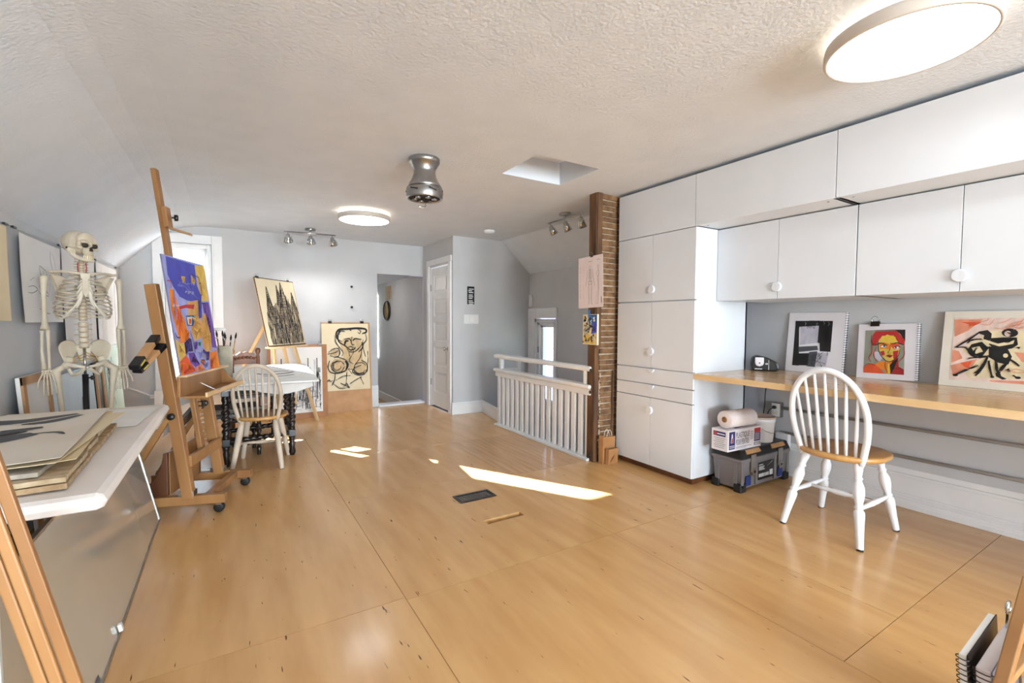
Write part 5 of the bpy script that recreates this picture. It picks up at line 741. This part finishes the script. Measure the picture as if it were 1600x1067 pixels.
pbx = thing('paint_box', 'paint-spattered wooden box on the dark table', 'box', (-.115, 4.74, .664)); box('body', mat('spattered', rgb(176, 164, 150), rgb(120, 100, 96), 40, rough=.7), -.075, .075, -.045, .045, 0, .085, pbx, .004); box('lid', mat('spattered2', rgb(150, 150, 150), rgb(70, 70, 74), 30, rough=.6), -.078, .078, -.048, .048, .085, .098, pbx, .003)
jr = thing('glass_jar', 'dark glass jar with white lid stacked on the paint box', 'jar', (-.135, 4.75, .762)); MB().lathe([(.036, 0), (.04, .006), (.04, .06), (.036, .066)], 24).build('jar', col('dark_jar', 44, 52, 62, .15), jr); MB().lathe([(.044, .066), (.05, .068), (.05, .082), (.044, .085), (0, .085)], 24).build('lid', paper, jr)
jw = thing('brush_tin', 'small grey tin holding brushes behind the glass jar', 'tin', (-.17, 4.93, .664)); MB().lathe([(.038, 0), (.04, .16), (.036, .16), (.034, .01)], 22).build('tin', steel, jw)
for k, (dx, tx, ty) in enumerate(((-.018, 0, -22), (-.006, 6, -16), (.008, -5, -12), (.012, 4, 4))): brush(('lowest grey brush leaning left out of the tin', 'brown brush second from left in the grey tin', 'grey brush third from left in the tin', 'upright brown brush in the grey tin')[k], (-.17+dx, 4.93, .69), (R(tx), R(ty), 0), .26+.015*k, (pg, wood_d, pg, wood_d)[k], 'brushes in the grey tin')
so_ = thing('stool', 'dark twist-legged stool with a grey padded seat tucked under the table', 'stool', (.03, 4.78, 0), R(6))
MB().box(-.19, .19, -.16, .16, .355, .39).build('seat_rail', ebony, so_, .004); MB().box(-.195, .195, -.165, .165, .39, .435).build('seat_pad', mat('grey_tweed', rgb(150, 142, 132), rgb(122, 114, 106), 60, rough=.9), so_, .015)
for x in (-.165, .165):
    for y in (-.135, .135): twist(MB(), (x, y, 0), (x, y, .36), .017).build('leg', ebony, so_)
for y in (-.135, .135): twist(MB(), (-.165, y, .11), (.165, y, .11), .014).build('stretcher', ebony, so_)
# carved chair behind the table
cc = thing('carved_chair', 'dark carved wooden chair with grey seat behind the table', 'chair', (.145, 5.76, 0), R(6))
for x in (-.2, .2): MB().lathe([(.02, 0), (.018, .3), (.02, .45), (.022, .7), (.018, .8), (.013, .82), (.024, .845), (.028, .868), (.02, .89), (0, .895)], 14, (x*.62, .05, 0)).build('back_post', wood_d, cc); twist(MB(), (x, -.32, 0), (x, -.32, .4), .02).build('leg', ebony, cc)
MB().box(-.22, .22, -.34, .06, .40, .43).build('seat_rail', ebony, cc, .004); MB().box(-.21, .21, -.33, .05, .43, .475).build('seat_pad', mat('grey_tweed', rgb(150, 142, 132), rgb(122, 114, 106), 60, rough=.9), cc, .015)
MB().prism([(-.13, .72)]+[(-.13+.26*k/12, .80+.055*math.sin(math.pi*k/12)+.008*math.sin(k*2.1)) for k in range(13)]+[(.13, .72)], .04, .065, 'xz').build('carved_crest', wood_d, cc, .004)
for k in range(6): MB().lathe([(.016, 0), (.018, .005), (.009, .012), (0, .014)], 10, (-.09+.036*k, .04, .775+.02*math.sin(math.pi*(k+.5)/6)), (0, -1, 0)).build('carved_rosette', wood_d, cc)
twist(MB(), (-.2, -.32, .18), (.2, -.32, .18), .018).build('stretcher', ebony, cc)
# ---------------------------------------------------------------- skeleton on its stand
sk = thing('skeleton_model', 'life-size ivory anatomical skeleton hanging on a stand behind the paper-covered table', 'skeleton', (-.742, 3.70, .09), R(18)); sk.scale = (.925,)*3
cran = MB(); E_ = lambda b, c, r: b.ball(c, 1, 20, 14, r)
for c, r in (((0, .02, 0), (.071, .09, .073)), ((0, -.042, .018), (.056, .036, .046)), ((0, .01, -.045), (.05, .06, .03)), ((0, -.078, -.012), (.0085, .012, .016)), ((0, -.058, -.052), (.031, .026, .03)), ((0, -.066, -.073), (.028, .021, .012))): E_(cran, c, r)
for s_ in (-1, 1):
    for c, r in (((s_*.028, -.069, .003), (.027, .015, .011)), ((s_*.049, -.058, -.034), (.017, .017, .013)), ((s_*.051, -.052, -.012), (.009, .014, .022)), ((s_*.06, .008, -.05), (.013, .016, .02))): E_(cran, c, r)
    cran.tube([(s_*.055, -.05, -.035), (s_*.067, -.025, -.034), (s_*.067, .0, -.032)], .007, 8)
cr_ = cran.build('skull', bone, sk); cr_.location = (-.012, -.035, 1.688); cr_.rotation_euler = (R(4), 0, R(33))
def fuse(o, vox=.0035):
    q = o.modifiers.new('fuse', 'REMESH'); q.mode = 'VOXEL'; q.voxel_size = vox; q.use_smooth_shade = True; q = o.modifiers.new('soft', 'SMOOTH'); q.factor = .5; q.iterations = 4; return o
fuse(cr_)
hol = col('socket', 58, 48, 40)
for s_ in (-1, 1): MB().ball((s_*.0285, -.0735, -.017), 1, 18, 12, (.0185, .0125, .0155)).build('eye_socket', hol, cr_); MB().ball((s_*.068, .008, -.042), .008, 8, 6).build('ear_opening', hol, cr_)
MB().prism([(-.011, -.052), (.011, -.052), (.0065, -.034), (0, -.026), (-.0065, -.034)], -.0865, -.07, 'xz').build('nasal_opening', hol, cr_)
jw_ = MB(); U = [(-.052, .0, -.045), (-.051, -.006, -.076), (-.043, -.036, -.099), (-.024, -.068, -.109), (0, -.077, -.110), (.024, -.068, -.109), (.043, -.036, -.099), (.051, -.006, -.076), (.052, .0, -.045)]; jw_.tube(cr(U, 4), .012, 8, flat=1.0); E_(jw_, (0, -.076, -.110), (.02, .011, .012)); E_(jw_, (-.049, -.012, -.07), (.008, .018, .025)); E_(jw_, (.049, -.012, -.07), (.008, .018, .025)); fuse(jw_.build('mandible', bone, cr_), .003)
b = MB()
for k in range(10):
    a = R(-66+k*132/9)
    for z0, z1 in ((-.0925, -.080), (-.1035, -.0935)): b.bar((.029*math.sin(a), -.052-.0345*math.cos(a), z0), (.029*math.sin(a), -.052-.0345*math.cos(a), z1), .0062, .006, (math.sin(a), -math.cos(a), 0))
stuff(b.build('teeth', mat('tooth_ivory', rgb(226, 208, 170), rough=.35), cr_))
VZ = [1.595-.0165*k for k in range(7)]; z = VZ[-1]
for k in range(12): z -= .0235; VZ.append(z)
for k in range(5): z -= .034; VZ.append(z)
disc = mat('disc_tan', rgb(190, 160, 122), rough=.6)
for k, z in enumerate(VZ):
    r = .0155 if k < 7 else .0175+.0005*(k-7) if k < 19 else .026; h = .0115 if k < 7 else .017 if k < 19 else .026; y = .035+.02*math.sin((1.6-z)*5.2)*(.6)
    o = MB().lathe([(r*.92, 0), (r, h*.12), (r*.86, h*.5), (r, h*.88), (r*.92, h)], 16, (0, y, z-h)).tube([(0, y+r, z-h*.5), (0, y+r+.03, z-h*.9)], [.006, .004], 6).tube([(-r-.018, y+.01, z-h*.5), (r+.018, y+.01, z-h*.5)], .004, 6).build('vertebra', bone, sk)
    MB().lathe([(r*.9, 0), (r*.9, .006)], 12, (0, y, z-h-.006)).build('disc', disc, o)
red = col('artery_red', 196, 52, 44, .4)
for s_ in (-1, 1): MB().tube([(s_*.019, .02, 1.565), (s_*.021, .018, 1.54), (s_*.019, .02, 1.505)], .0028, 6).build('artery', red, sk)
for k in range(12):
    z0 = 1.487-.0235*k; a = (.062, .088, .104, .116, .125, .131, .136, .138, .136, .128, .112, .088)[k]; dep = (.045, .06, .07, .078, .084, .088, .09, .09, .088, .082, .07, .05)[k]
    drop = (.02, .035, .046, .055, .062, .068, .074, .08, .082, .08, .06, .04)[k]; tmax = 1 if k < 7 else (.84, .78, .72, .52, .36)[k-7]
    for s_ in (-1, 1):
        pts = []
        for i in range(15):
            t = tmax*i/14; pts.append((s_*a*math.sin(math.pi*min(t, .93))**.75, .055*1+(-.0)+dep*math.cos(math.pi*t)-.048, z0-drop*math.sin(math.pi/2*t)**1.1))
        MB().tube(pts, .0076, 6, flat=.6).build('rib', bone, sk)
        if k < 10:
            e = Vector(pts[-1]); st = Vector((s_*.014, -.088, max(1.36, 1.465-.017*k))); st = st if k < 7 else Vector((s_*.02, -.09, 1.352-.004*k+.02)); mdl = e.lerp(st, .5)+Vector((0, -.008, -.012 if k > 3 else 0)); MB().tube(cr([e, mdl, st], 4), .0062, 6).build('costal_cartilage', mat('cartilage', rgb(226, 216, 198), rough=.5), sk)
MB().prism([(-.026, 1.492), (.026, 1.492), (.022, 1.462), (.014, 1.452), (.018, 1.38), (.008, 1.352), (0, 1.335), (-.008, 1.352), (-.018, 1.38), (-.014, 1.452), (-.022, 1.462)], -.097, -.086, 'xz').build('sternum', bone, sk, .003)
for s_ in (-1, 1):
    MB().tube(cr([(s_*.02, -.088, 1.488), (s_*.06, -.085, 1.492), (s_*.11, -.045, 1.497), (s_*.158, -.02, 1.492)]), [.0085]*16, 8).build('clavicle', bone, sk)
    o = MB(); P = [(.155, .0, 1.475), (.14, .03, 1.48), (.065, .075, 1.46), (.085, .085, 1.33), (.105, .07, 1.315), (.14, .02, 1.43)]; o.add([(s_*x, y, z) for x, y, z in P]+[(s_*x, y+.006, z) for x, y, z in P], [(0, 1, 2, 3, 4, 5), (11, 10, 9, 8, 7, 6)]+[(i, (i+1) % 6, 6+(i+1) % 6, 6+i) for i in range(6)]); o.tube([(s_*.07, .085, 1.455), (s_*.12, .06, 1.485), (s_*.165, .0, 1.498)], .008, 6); o.build('scapula', bone, sk)
    hx = s_*.178
    MB().tube([(hx*.95, -.003, 1.468), (hx, -.003, 1.455), (hx*1.01, -.003, 1.43), (hx*1.02, -.002, 1.36), (hx*1.02, 0, 1.22), (hx*1.02, 0, 1.165), (hx*1.02, 0, 1.142), (hx*1.02, 0, 1.135)], [.012, .022, .018, .0125, .0115, .016, .024, .018], 12).build('humerus', bone, sk)
    ex = hx*1.02
    MB().tube([(ex-s_*.012, .008, 1.14), (ex-s_*.012, .006, 1.11), (ex-s_*.012, -.005, 1.0), (ex-s_*.012, -.015, .905), (ex-s_*.012, -.016, .89)], [.013, .0125, .0085, .008, .011], 8).build('ulna', bone, sk); MB().tube([(ex+s_*.014, -.002, 1.128), (ex+s_*.014, -.004, 1.108), (ex+s_*.018, -.012, 1.0), (ex+s_*.012, -.02, .91), (ex+s_*.012, -.022, .888)], [.012, .0085, .0085, .012, .014], 8).build('radius', bone, sk)
    b = MB(); rn = random.Random(12)
    for k in range(8): b.ball((ex+(-.018+.012*(k % 4)), -.022+rn.uniform(-.005, .005), .878-.014*(k//4)), .0085, 8, 6)
    stuff(b.build('carpals', bone, sk))
    for k in range(5):
        bx = ex+(k-2)*.011*s_*-1; L1 = (.042, .052, .054, .05, .046)[k]; ox = (k-2)*.005*s_*-1; q0 = Vector((bx, -.024, .86)); tz = (0.62 if k == 0 else 1)
        if k == 0: q0 = Vector((bx-s_*.004, -.03, .868)); ox = s_*-.0+s_*.018
        q1 = q0+Vector((ox, -.01, -L1*1.02)); q2 = q1+Vector((ox*.35, -.012, -.034*tz)); q3 = q2+Vector((ox*.1, -.006, -.024*tz)); q4 = q3+Vector((0, 0, -.018*tz)); h_ = MB()
        for a_, c_ in ((q0, q1), (q1, q2), (q2, q3), (q3, q4)): h_.tube([a_, a_.lerp(c_, .15), a_.lerp(c_, .5), a_.lerp(c_, .85), c_], [.0045, .0058, .0036, .0052, .0042], 7)
        h_.build('finger_bones', bone, sk)
    # pelvis and leg
    IL = [(.024, 1.005), (.03, 1.04), (.055, 1.068), (.09, 1.07), (.122, 1.05), (.132, 1.015), (.118, .97), (.104, .925), (.085, .9), (.066, .92), (.05, .955), (.036, .975)]
    iw = MB(); fy = lambda x, z: .075-.85*x+.25*(z-.95); nI = len(IL)
    iw.add([(s_*x, fy(x, z)-.006, z) for x, z in IL]+[(s_*x, fy(x, z)+.008, z) for x, z in IL]+[(s_*.08, fy(.08, .99)+.012, .995), (s_*.08, fy(.08, .99)+.02, .995)], [(i, (i+1) % nI, 2*nI) for i in range(nI)]+[(nI+(i+1) % nI, nI+i, 2*nI+1) for i in range(nI)]+[(i, nI+i, nI+(i+1) % nI, (i+1) % nI) for i in range(nI)], True); iw.build('ilium', bone, sk, sub=1)
    MB().tube(cr([(s_*.075, .01, .95), (s_*.085, -.01, .915), (s_*.06, -.045, .905), (s_*.01, -.062, .893)]), [.024]*4+[.022]*4+[.014]*4+[.01]*4, 8).build('pubis', bone, sk); MB().tube(cr([(s_*.01, -.06, .886), (s_*.04, -.035, .855), (s_*.062, .0, .842), (s_*.078, .01, .875), (s_*.083, .0, .91)]), .0105, 8).build('ischium', bone, sk)
    MB().ball((s_*.095, -.012, .905), .023, 14, 10).build('femur_head', bone, sk)
    MB().tube([(s_*.098, -.012, .905), (s_*.125, -.008, .885), (s_*.14, -.005, .875), (s_*.137, -.005, .84), (s_*.128, -.005, .75), (s_*.112, -.005, .53), (s_*.108, -.005, .48), (s_*.108, -.005, .46)], [.015, .019, .026, .021, .0145, .0145, .03, .027], 12).build('femur', bone, sk); MB().tube([(s_*.108, 0, .45), (s_*.108, 0, .43), (s_*.106, 0, .3), (s_*.104, 0, .13), (s_*.104, 0, .105)], [.028, .026, .013, .012, .02], 10).build('tibia', bone, sk); MB().tube([(s_*.134, .01, .43), (s_*.132, .01, .12)], .006, 8).build('fibula', bone, sk)
    MB().tube([(s_*.104, .03, .085), (s_*.106, -.02, .085), (s_*.112, -.08, .06), (s_*.118, -.13, .045)], [.018, .022, .02, .012], 8).build('foot_bones', bone, sk)
MB().prism([(-.045, 1.03), (.045, 1.03), (.03, .97), (.012, .91), (-.012, .91), (-.03, .97)], .055, .08, 'xz').build('sacrum', bone, sk, .006)
for k in range(6): MB().tube([(0, .02, .985-.01*k), ((-1)**k*.04, .0, .965-.008*k), ((-1)**k*.06, -.01, .955-.006*k)], .0022, 5).build('nerve', col('nerve_yellow', 216, 168, 60), sk)
MB().tube([(0, .03, 1.03), (0, .03, .8)], .0075, 10).build('pole', steel, sk); MB().tube([(0, .03, .84), (0, .03, .0)], .0165, 14).build('stand_tube', black_m, sk); knob(MB(), (.012, .025, .815), (1, -.3, 0), .015).build('stand_knob', black_m, sk)
for k in range(5):
    a = R(72*k+20); d = Vector((math.cos(a), math.sin(a), 0)); MB().bar(Vector((0, .03, .013)), Vector((0, .03, -.027))+d*.17, .03, .02).build('stand_foot', black_m, sk, .004); MB().lathe([(.018, -.01), (.024, -.008), (.024, .008), (.018, .01)], 14, Vector((0, .03, -.073))+d*.17, (-d.y, d.x, 0)).build('caster', rubber, sk)
# ---------------------------------------------------------------- drawings hung on a wire along the left wall
wi = thing('picture_wire', 'thin picture wire with black clips running along the left wall', 'wire'); MB().tube([(-.975, -1.0, 1.655), (-.975, 3.3, 1.688), (-.975, 6.4, 1.735)], .003, 6).build('wire', steel, wi)
for y in (3.36, 3.47, 4.24, 4.36, 5.22, 6.05): MB().bar((-.968, y, 1.685+.013*(y-3.3)), (-.968, y+.045, 1.684+.013*(y-3.3)), .012, .01).build('wire_clip', ebony, wi)
def hung(label, y0, y1, z0, z1, m, lines=None):
    w, h = y1-y0, z1-z0; o = thing('hung_drawing', label, 'drawing', group='drawings hung on the wire'); stand(o, (-.972, (y0+y1)/2, z0), (1, 0), 0); b = MB(); n = 10; v = []
    for i in range(n+1):
        for j in range(n+1): u, t = i/n, j/n; v.append(((u-.5)*w, -.012*(1-t)**2*(1+.5*math.sin(u*5))-.006*(2*u-1)**2, t*h))
    b.add(v, [(i*(n+1)+j, (i+1)*(n+1)+j, (i+1)*(n+1)+j+1, i*(n+1)+j+1) for i in range(n) for j in range(n)], True); b.build('sheet', m, o)
    if lines: art(o, w, h, lines, 'pencil_line', -.024, True, .55)
    return o
hung('cream paper sheet hung at the left end of the wire', 2.62, 3.385, 1.19, 1.672, cream); hung('pencil drawing of folded shapes hung beside the skeleton', 3.55, 4.26, 1.18, 1.672, paper, ART_HANG)
rn = random.Random(6)
hung('plain white drawing hung directly behind the skeleton ribs', 4.29, 5.18, 1.0, 1.685, paper, [('g', [(.7, .5), (.72, .3), (.7, .05)], .006)]); hung('white sheet with long thin pencil lines nearest the back corner', 5.24, 6.08, .86, 1.695, paper, [('g', [(.12+.06*k, .95-.1*k), (.1+.06*k, .4), (.14+.05*k, .1)], .012) for k in range(4)]+[('g', [(.72, .9), (.74, .5), (.76, .04)], .03)])
# boards leaning at the left wall
def lean_board(label, y0, y1, h, m, x, frame_=None, lines=None, cat='board'):
    o = panel('leaning_board', label, cat, y1-y0, h, .018, m, (x-.045, (y0+y1)/2, 0), (1, 0), R(3.6), 0, 'boards leaning on the left wall', 'board')
    if frame_: w = y1-y0; MB().box(-w/2, -w/2+.045, -.012, 0, 0, h).box(w/2-.045, w/2, -.012, 0, 0, h).box(-w/2, w/2, -.012, 0, h-.045, h).build('frame', frame_, o, .002)
    if lines: art(o, y1-y0, h, lines, 'ink_line', -.002, True)
    return o
lean_board('tan framed board leaning at the left wall beside the skeleton hand', 3.42, 3.86, .89, paper, -.85, hard_m); lean_board('pale blue board leaning behind the skeleton stand', 3.92, 4.98, .83, mat('pale_blue', rgb(206, 222, 232), rgb(196, 214, 226), 3, rough=.5), -.865, None, [('g', [(.62, .5), (.64, .75), (.66, .55)], .01), ('g', [(.7, .5), (.68, .8)], .008)])
lean_board('dark-edged frame leaning between the pale blue and green boards', 5.02, 5.3, .84, black_m, -.865, hard_m); lean_board('pale green board with a black ink drawing in the back left corner', 5.32, 5.95, .96, mat('pale_green', rgb(202, 222, 206), rgb(192, 214, 196), 3, rough=.5), -.845, None, [('ink', [(rn.uniform(.05, .5), rn.uniform(.45, .9)) for _ in range(4)], .012) for _ in range(14)])
# ---------------------------------------------------------------- paper-covered table in the left foreground
dt = thing('work_table', 'paper-covered work table along the left wall in the foreground', 'table'); MB().box(-.965, -.305, 1.575, 3.05, .705, .74).build('table_top', wood2_m, dt, .004)
for x in (-.93, -.60):
    for y in (1.66, 2.96): MB().bar((x, y, 0), (x, y, .705), .04, .04, (1, 0, 0)).build('leg', black_m, dt, .003)
MB().box(-.93, -.58, 1.65, 1.67, .64, .70).build('apron', black_m, dt); MB().box(-.93, -.58, 2.95, 2.97, .64, .70).build('apron', black_m, dt)
wrap = mat('wrap_paper', rgb(238, 230, 224), rgb(230, 220, 212), 3, rough=.7, bump=.06)
MB().box(-.985, -.283, 1.553, 3.072, .702, .748).build('paper_wrap', wrap, dt, .022)
pass
def loose(name, label, cat, m, cx, cy, w, d, rz, z, t, curl=0, lines=None, grp='papers on the work table', edge=None, jag=0):
    o = thing(name, label, cat, (cx, cy, z), R(rz), grp); n = 12; v = []; rn = random.Random(int(abs(cx*1000)+w*977))
    for i in range(n+1):
        for j in range(n+1):
            u, s_ = i/n, j/n; e = jag*rn.uniform(-1, 1) if (i in (0, n) or j in (0, n)) else 0; c = curl*max(0, u-.72)**2*12*(1-.6*s_)+curl*.3*math.sin(s_*6+u*3); v.append(((u-.5)*w+e, (s_-.5)*d+e, t+c+.001))
    N1 = (n+1)**2; v += [(x, y, z_-t) for x, y, z_ in v]; I = lambda i, j: i*(n+1)+j
    f = [(I(i, j), I(i+1, j), I(i+1, j+1), I(i, j+1)) for i in range(n) for j in range(n)]; f += [tuple(N1+k for k in reversed(q)) for q in f]
    rim = [I(i, 0) for i in range(n)]+[I(n, j) for j in range(n)]+[I(i, n) for i in range(n, 0, -1)]+[I(0, j) for j in range(n, 0, -1)]; f += [(rim[k], N1+rim[k], N1+rim[(k+1) % len(rim)], rim[(k+1) % len(rim)]) for k in range(len(rim))]
    b = MB(); b.add(v, f, False); b.build('sheet', m, o)
    if lines:
        by = {}
        for i, (c, P, wd) in enumerate(lines):
            Q = cr([((u-.5)*w, (s_-.5)*d) for u, s_ in P], 6); n_ = len(Q); b2 = MB().line(Q, [1.7*wd*(.3+.7*math.sin(math.pi*(k+.5)/n_)) for k in range(n_)], 0); bb_ = by.setdefault(c, MB())
            bb_.add([(x, y_, t+.0022+curl*max(0, x/w+.5-.72)**2*12*(1-.6*(y_/d+.5))+curl*.3*math.sin((y_/d+.5)*6+(x/w+.5)*3)+.00005*i) for x, _, y_ in b2.v], b2.f)
        for c, bb_ in by.items(): stuff(bb_.build('drawn_stroke', pm(c), o))
    return o
loose('drawing_paper', 'white drawing paper at the far end of the work table', 'drawing', buff, -.62, 2.78, .60, .50, -6, .749, .0012, 0, [('g', [(.3, .75), (.45, .8), (.55, .74)], .02), ('ink', [(.3, .78), (.36, .82)], .02), ('g', [(.62, .86), (.75, .88), (.84, .86)], .016), ('g', [(.5, .9), (.6, .93)], .01)])
loose('drawing_paper', 'blank white paper sheet lying near the right corner of the work table', 'paper', paper, -.43, 2.72, .20, .48, -3, .7515, .001)
loose('portfolio', 'thick worn cardboard portfolio at the bottom of the paper stack', 'portfolio', mat('worn_card', rgb(190, 162, 124), rgb(150, 120, 86), 30, rough=.8), -.655, 2.05, .53, .86, 2, .7525, .014, 0, jag=.004)
loose('portfolio', 'tan sketch folder with torn edges in the middle of the paper stack', 'portfolio', mat('torn_card', rgb(206, 186, 154), rgb(168, 142, 108), 30, rough=.8), -.668, 2.05, .53, .86, 3.5, .769, .013, 0, jag=.005)
loose('sketchbook', 'closed black-edged sketchbook inside the paper stack', 'sketchbook', mat('book_grey', rgb(178, 168, 154), rgb(150, 140, 126), 20, rough=.7), -.69, 2.06, .5, .80, 1, .785, .012, 0, jag=.002)
loose('drawing_paper', 'cream paper sheet with a curled corner near the top of the stack', 'paper', mat('curled_cream', rgb(232, 210, 168), rgb(224, 198, 152), 3, rough=.75), -.668, 2.14, .53, .86, 4, .80, .0015, .006)
loose('drawing_paper', 'second cream paper sheet sticking out of the stack', 'paper', cream, -.655, 2.09, .53, .80, -2, .8085, .0015, .004)
loose('drawing_paper', 'white charcoal drawing of stretched animals on top of the stack', 'drawing', buff, -.70, 2.12, .56, .88, 3, .817, .0012, .006, [('g', [(.2, .78), (.4, .82), (.6, .8), (.85, .88)], .05), ('ink', [(.25, .79), (.35, .82)], .03), ('g', [(.62, .72), (.75, .74), (.88, .84)], .03), ('g', [(.1, .35), (.3, .4), (.55, .42), (.75, .5)], .09), ('ink', [(.1, .34), (.35, .38), (.6, .44)], .035), ('ink', [(.45, .5), (.6, .52), (.7, .56)], .02), ('g', [(.3, .55), (.55, .58), (.75, .62)], .04), ('ink', [(.1, .2), (.3, .22), (.42, .2)], .018), ('g', [(.42, .2), (.45, .14), (.43, .08)], .012), ('g', [(.75, .5), (.85, .48), (.9, .42)], .01), ('g', [(.05, .62), (.3, .66)], .006)])
MATS.pop('frost', None)
fb = thing('frosted_panel', 'large frosted glass panel in a thin frame leaning under the work table', 'panel'); stand(fb, (-.378, 2.44, .002), (1, 0), R(12)); frost = mat('frosted_glass', rgb(218, 216, 208), rgb(212, 210, 200), 1.5, rough=.12, metal=.55)
MB().box(-.97, .97, 0, .008, .008, .567).build('pane', frost, fb); b = MB(); b.box(-.98, -.967, -.004, .012, 0, .575).box(.967, .98, -.004, .012, 0, .575).box(-.98, .98, -.004, .012, .566, .575).box(-.98, .98, -.004, .012, 0, .010); b.build('metal_frame', steel, fb)
MB().box(-.22, -.2, -.016, -.003, .012, .04).build('bracket', white_m, fb, .002); MB().box(-.60, -.5, -.003, -.001, .02, .04).build('label_tab', pg, fb)
for x0, y0, w, h, m, l in ((-.56, 1.95, .5, .5, black_m, 'black portfolio case leaning under the work table'), (-.64, 1.85, .6, .46, paper, 'white boards stored behind the black portfolio case under the table')): panel('stored_board', l, 'board', w, h, .012, m, (x0, y0, 0), (1, 0), R(6), 0, None, 'board')
# ---------------------------------------------------------------- easel legs in the near foreground, left
fe = thing('field_easel', 'tall wooden field easel cut off by the left edge of the photo', 'easel', (-.527, 1.1, 0))
for s_ in (1, -1):
    MB().bar((s_*.392, 0, 0), (s_*.0, .06, 1.75), .018, .014, (0, 1, 0)).build('leg', wood_m, fe, .002); MB().bar((s_*.352, -.006, .10), (s_*.045, .046, 1.45), .017, .012, (0, 1, 0)).build('leg_slide', wood2_m if s_ < 0 else wood_m, fe, .003); MB().bar((s_*.333, -.004, .10), (s_*.026, .050, 1.45), .016, .012, (0, 1, 0)).build('leg_inner', wood_m, fe, .003)
MB().bar((0, -.25, 0), (0, .06, 1.72), .04, .02).build('rear_leg', wood_m, fe, .003); MB().bar((-.31, -.005, .262), (.31, -.005, .262), .03, .02).build('ledge', wood_m, fe, .003)
gb = panel('grey_board', 'light grey board standing on the foreground field easel', 'board', .50, .5, .012, mat('grey_card', rgb(196, 196, 190), rgb(186, 186, 180), 4, rough=.6), (-.60, 1.135, .272), (0, -1), R(-2), 0, None, 'board')
# ---------------------------------------------------------------- sketchbooks on a low easel in the near foreground, right
le = thing('low_easel', 'low wooden drawing bench cut off at the lower right corner', 'easel'); MB().bar((1.425, .322, .006), (1.735, .283, .55), .034, .026, (0, 1, 0)).build('front_bar', wood_m, le, .003); MB().bar((1.98, .30, .0), (1.98, .30, .36), .03, .03, (1, 0, 0)).build('rear_leg', wood_m, le, .003); MB().bar((1.60, .30, .315), (1.98, .285, .34), .024, .02).build('rail', wood_m, le, .003); MB().box(1.66, 2.02, .28, .42, .03, .05).build('ledge', wood_m, le, .003); MB().box(1.66, 1.69, .28, .42, 0, .03).box(1.99, 2.02, .28, .42, 0, .03).build('ledge_foot', wood_m, le)
for k, (m, l, yb, t_, h_) in enumerate(((paper, 'white spiral sketchbook standing at the lower right corner under a steel clip', .372, .016, .25), (mat('grey_cover', rgb(206, 194, 190), rgb(196, 184, 180), 5, rough=.6), 'thick grey spiral sketchbook in front of the white one at the lower right corner', .325, .03, .236))):
    o = thing('sketchbook', l, 'sketchbook', group='sketchbooks in the lower right corner'); stand(o, (1.845, yb, .052), (.04, -1), R(4)); MB().box(-.16, .16, 0, t_, 0, h_).build('pages', m, o, .002); box('cover', ebony if k == 0 else pg, -.161, .161, -.003, -.0005, 0, h_+.003, o)
    spiral(o, -.16, h_, t_, ebony, 18)
rc = thing('ring_clip', 'round steel clip on top of the sketchbook at the lower right corner', 'clip', (1.985, .366, .318)); MB().tube([(.016*math.cos(R(a)), 0, .03+.016*math.sin(R(a))) for a in range(0, 360, 24)], .005, 8, closed=True).build('ring', chrome, rc); MB().bar((0, 0, .012), (.0, 0, -.04), .016, .006, (0, 1, 0)).build('shank', chrome, rc)
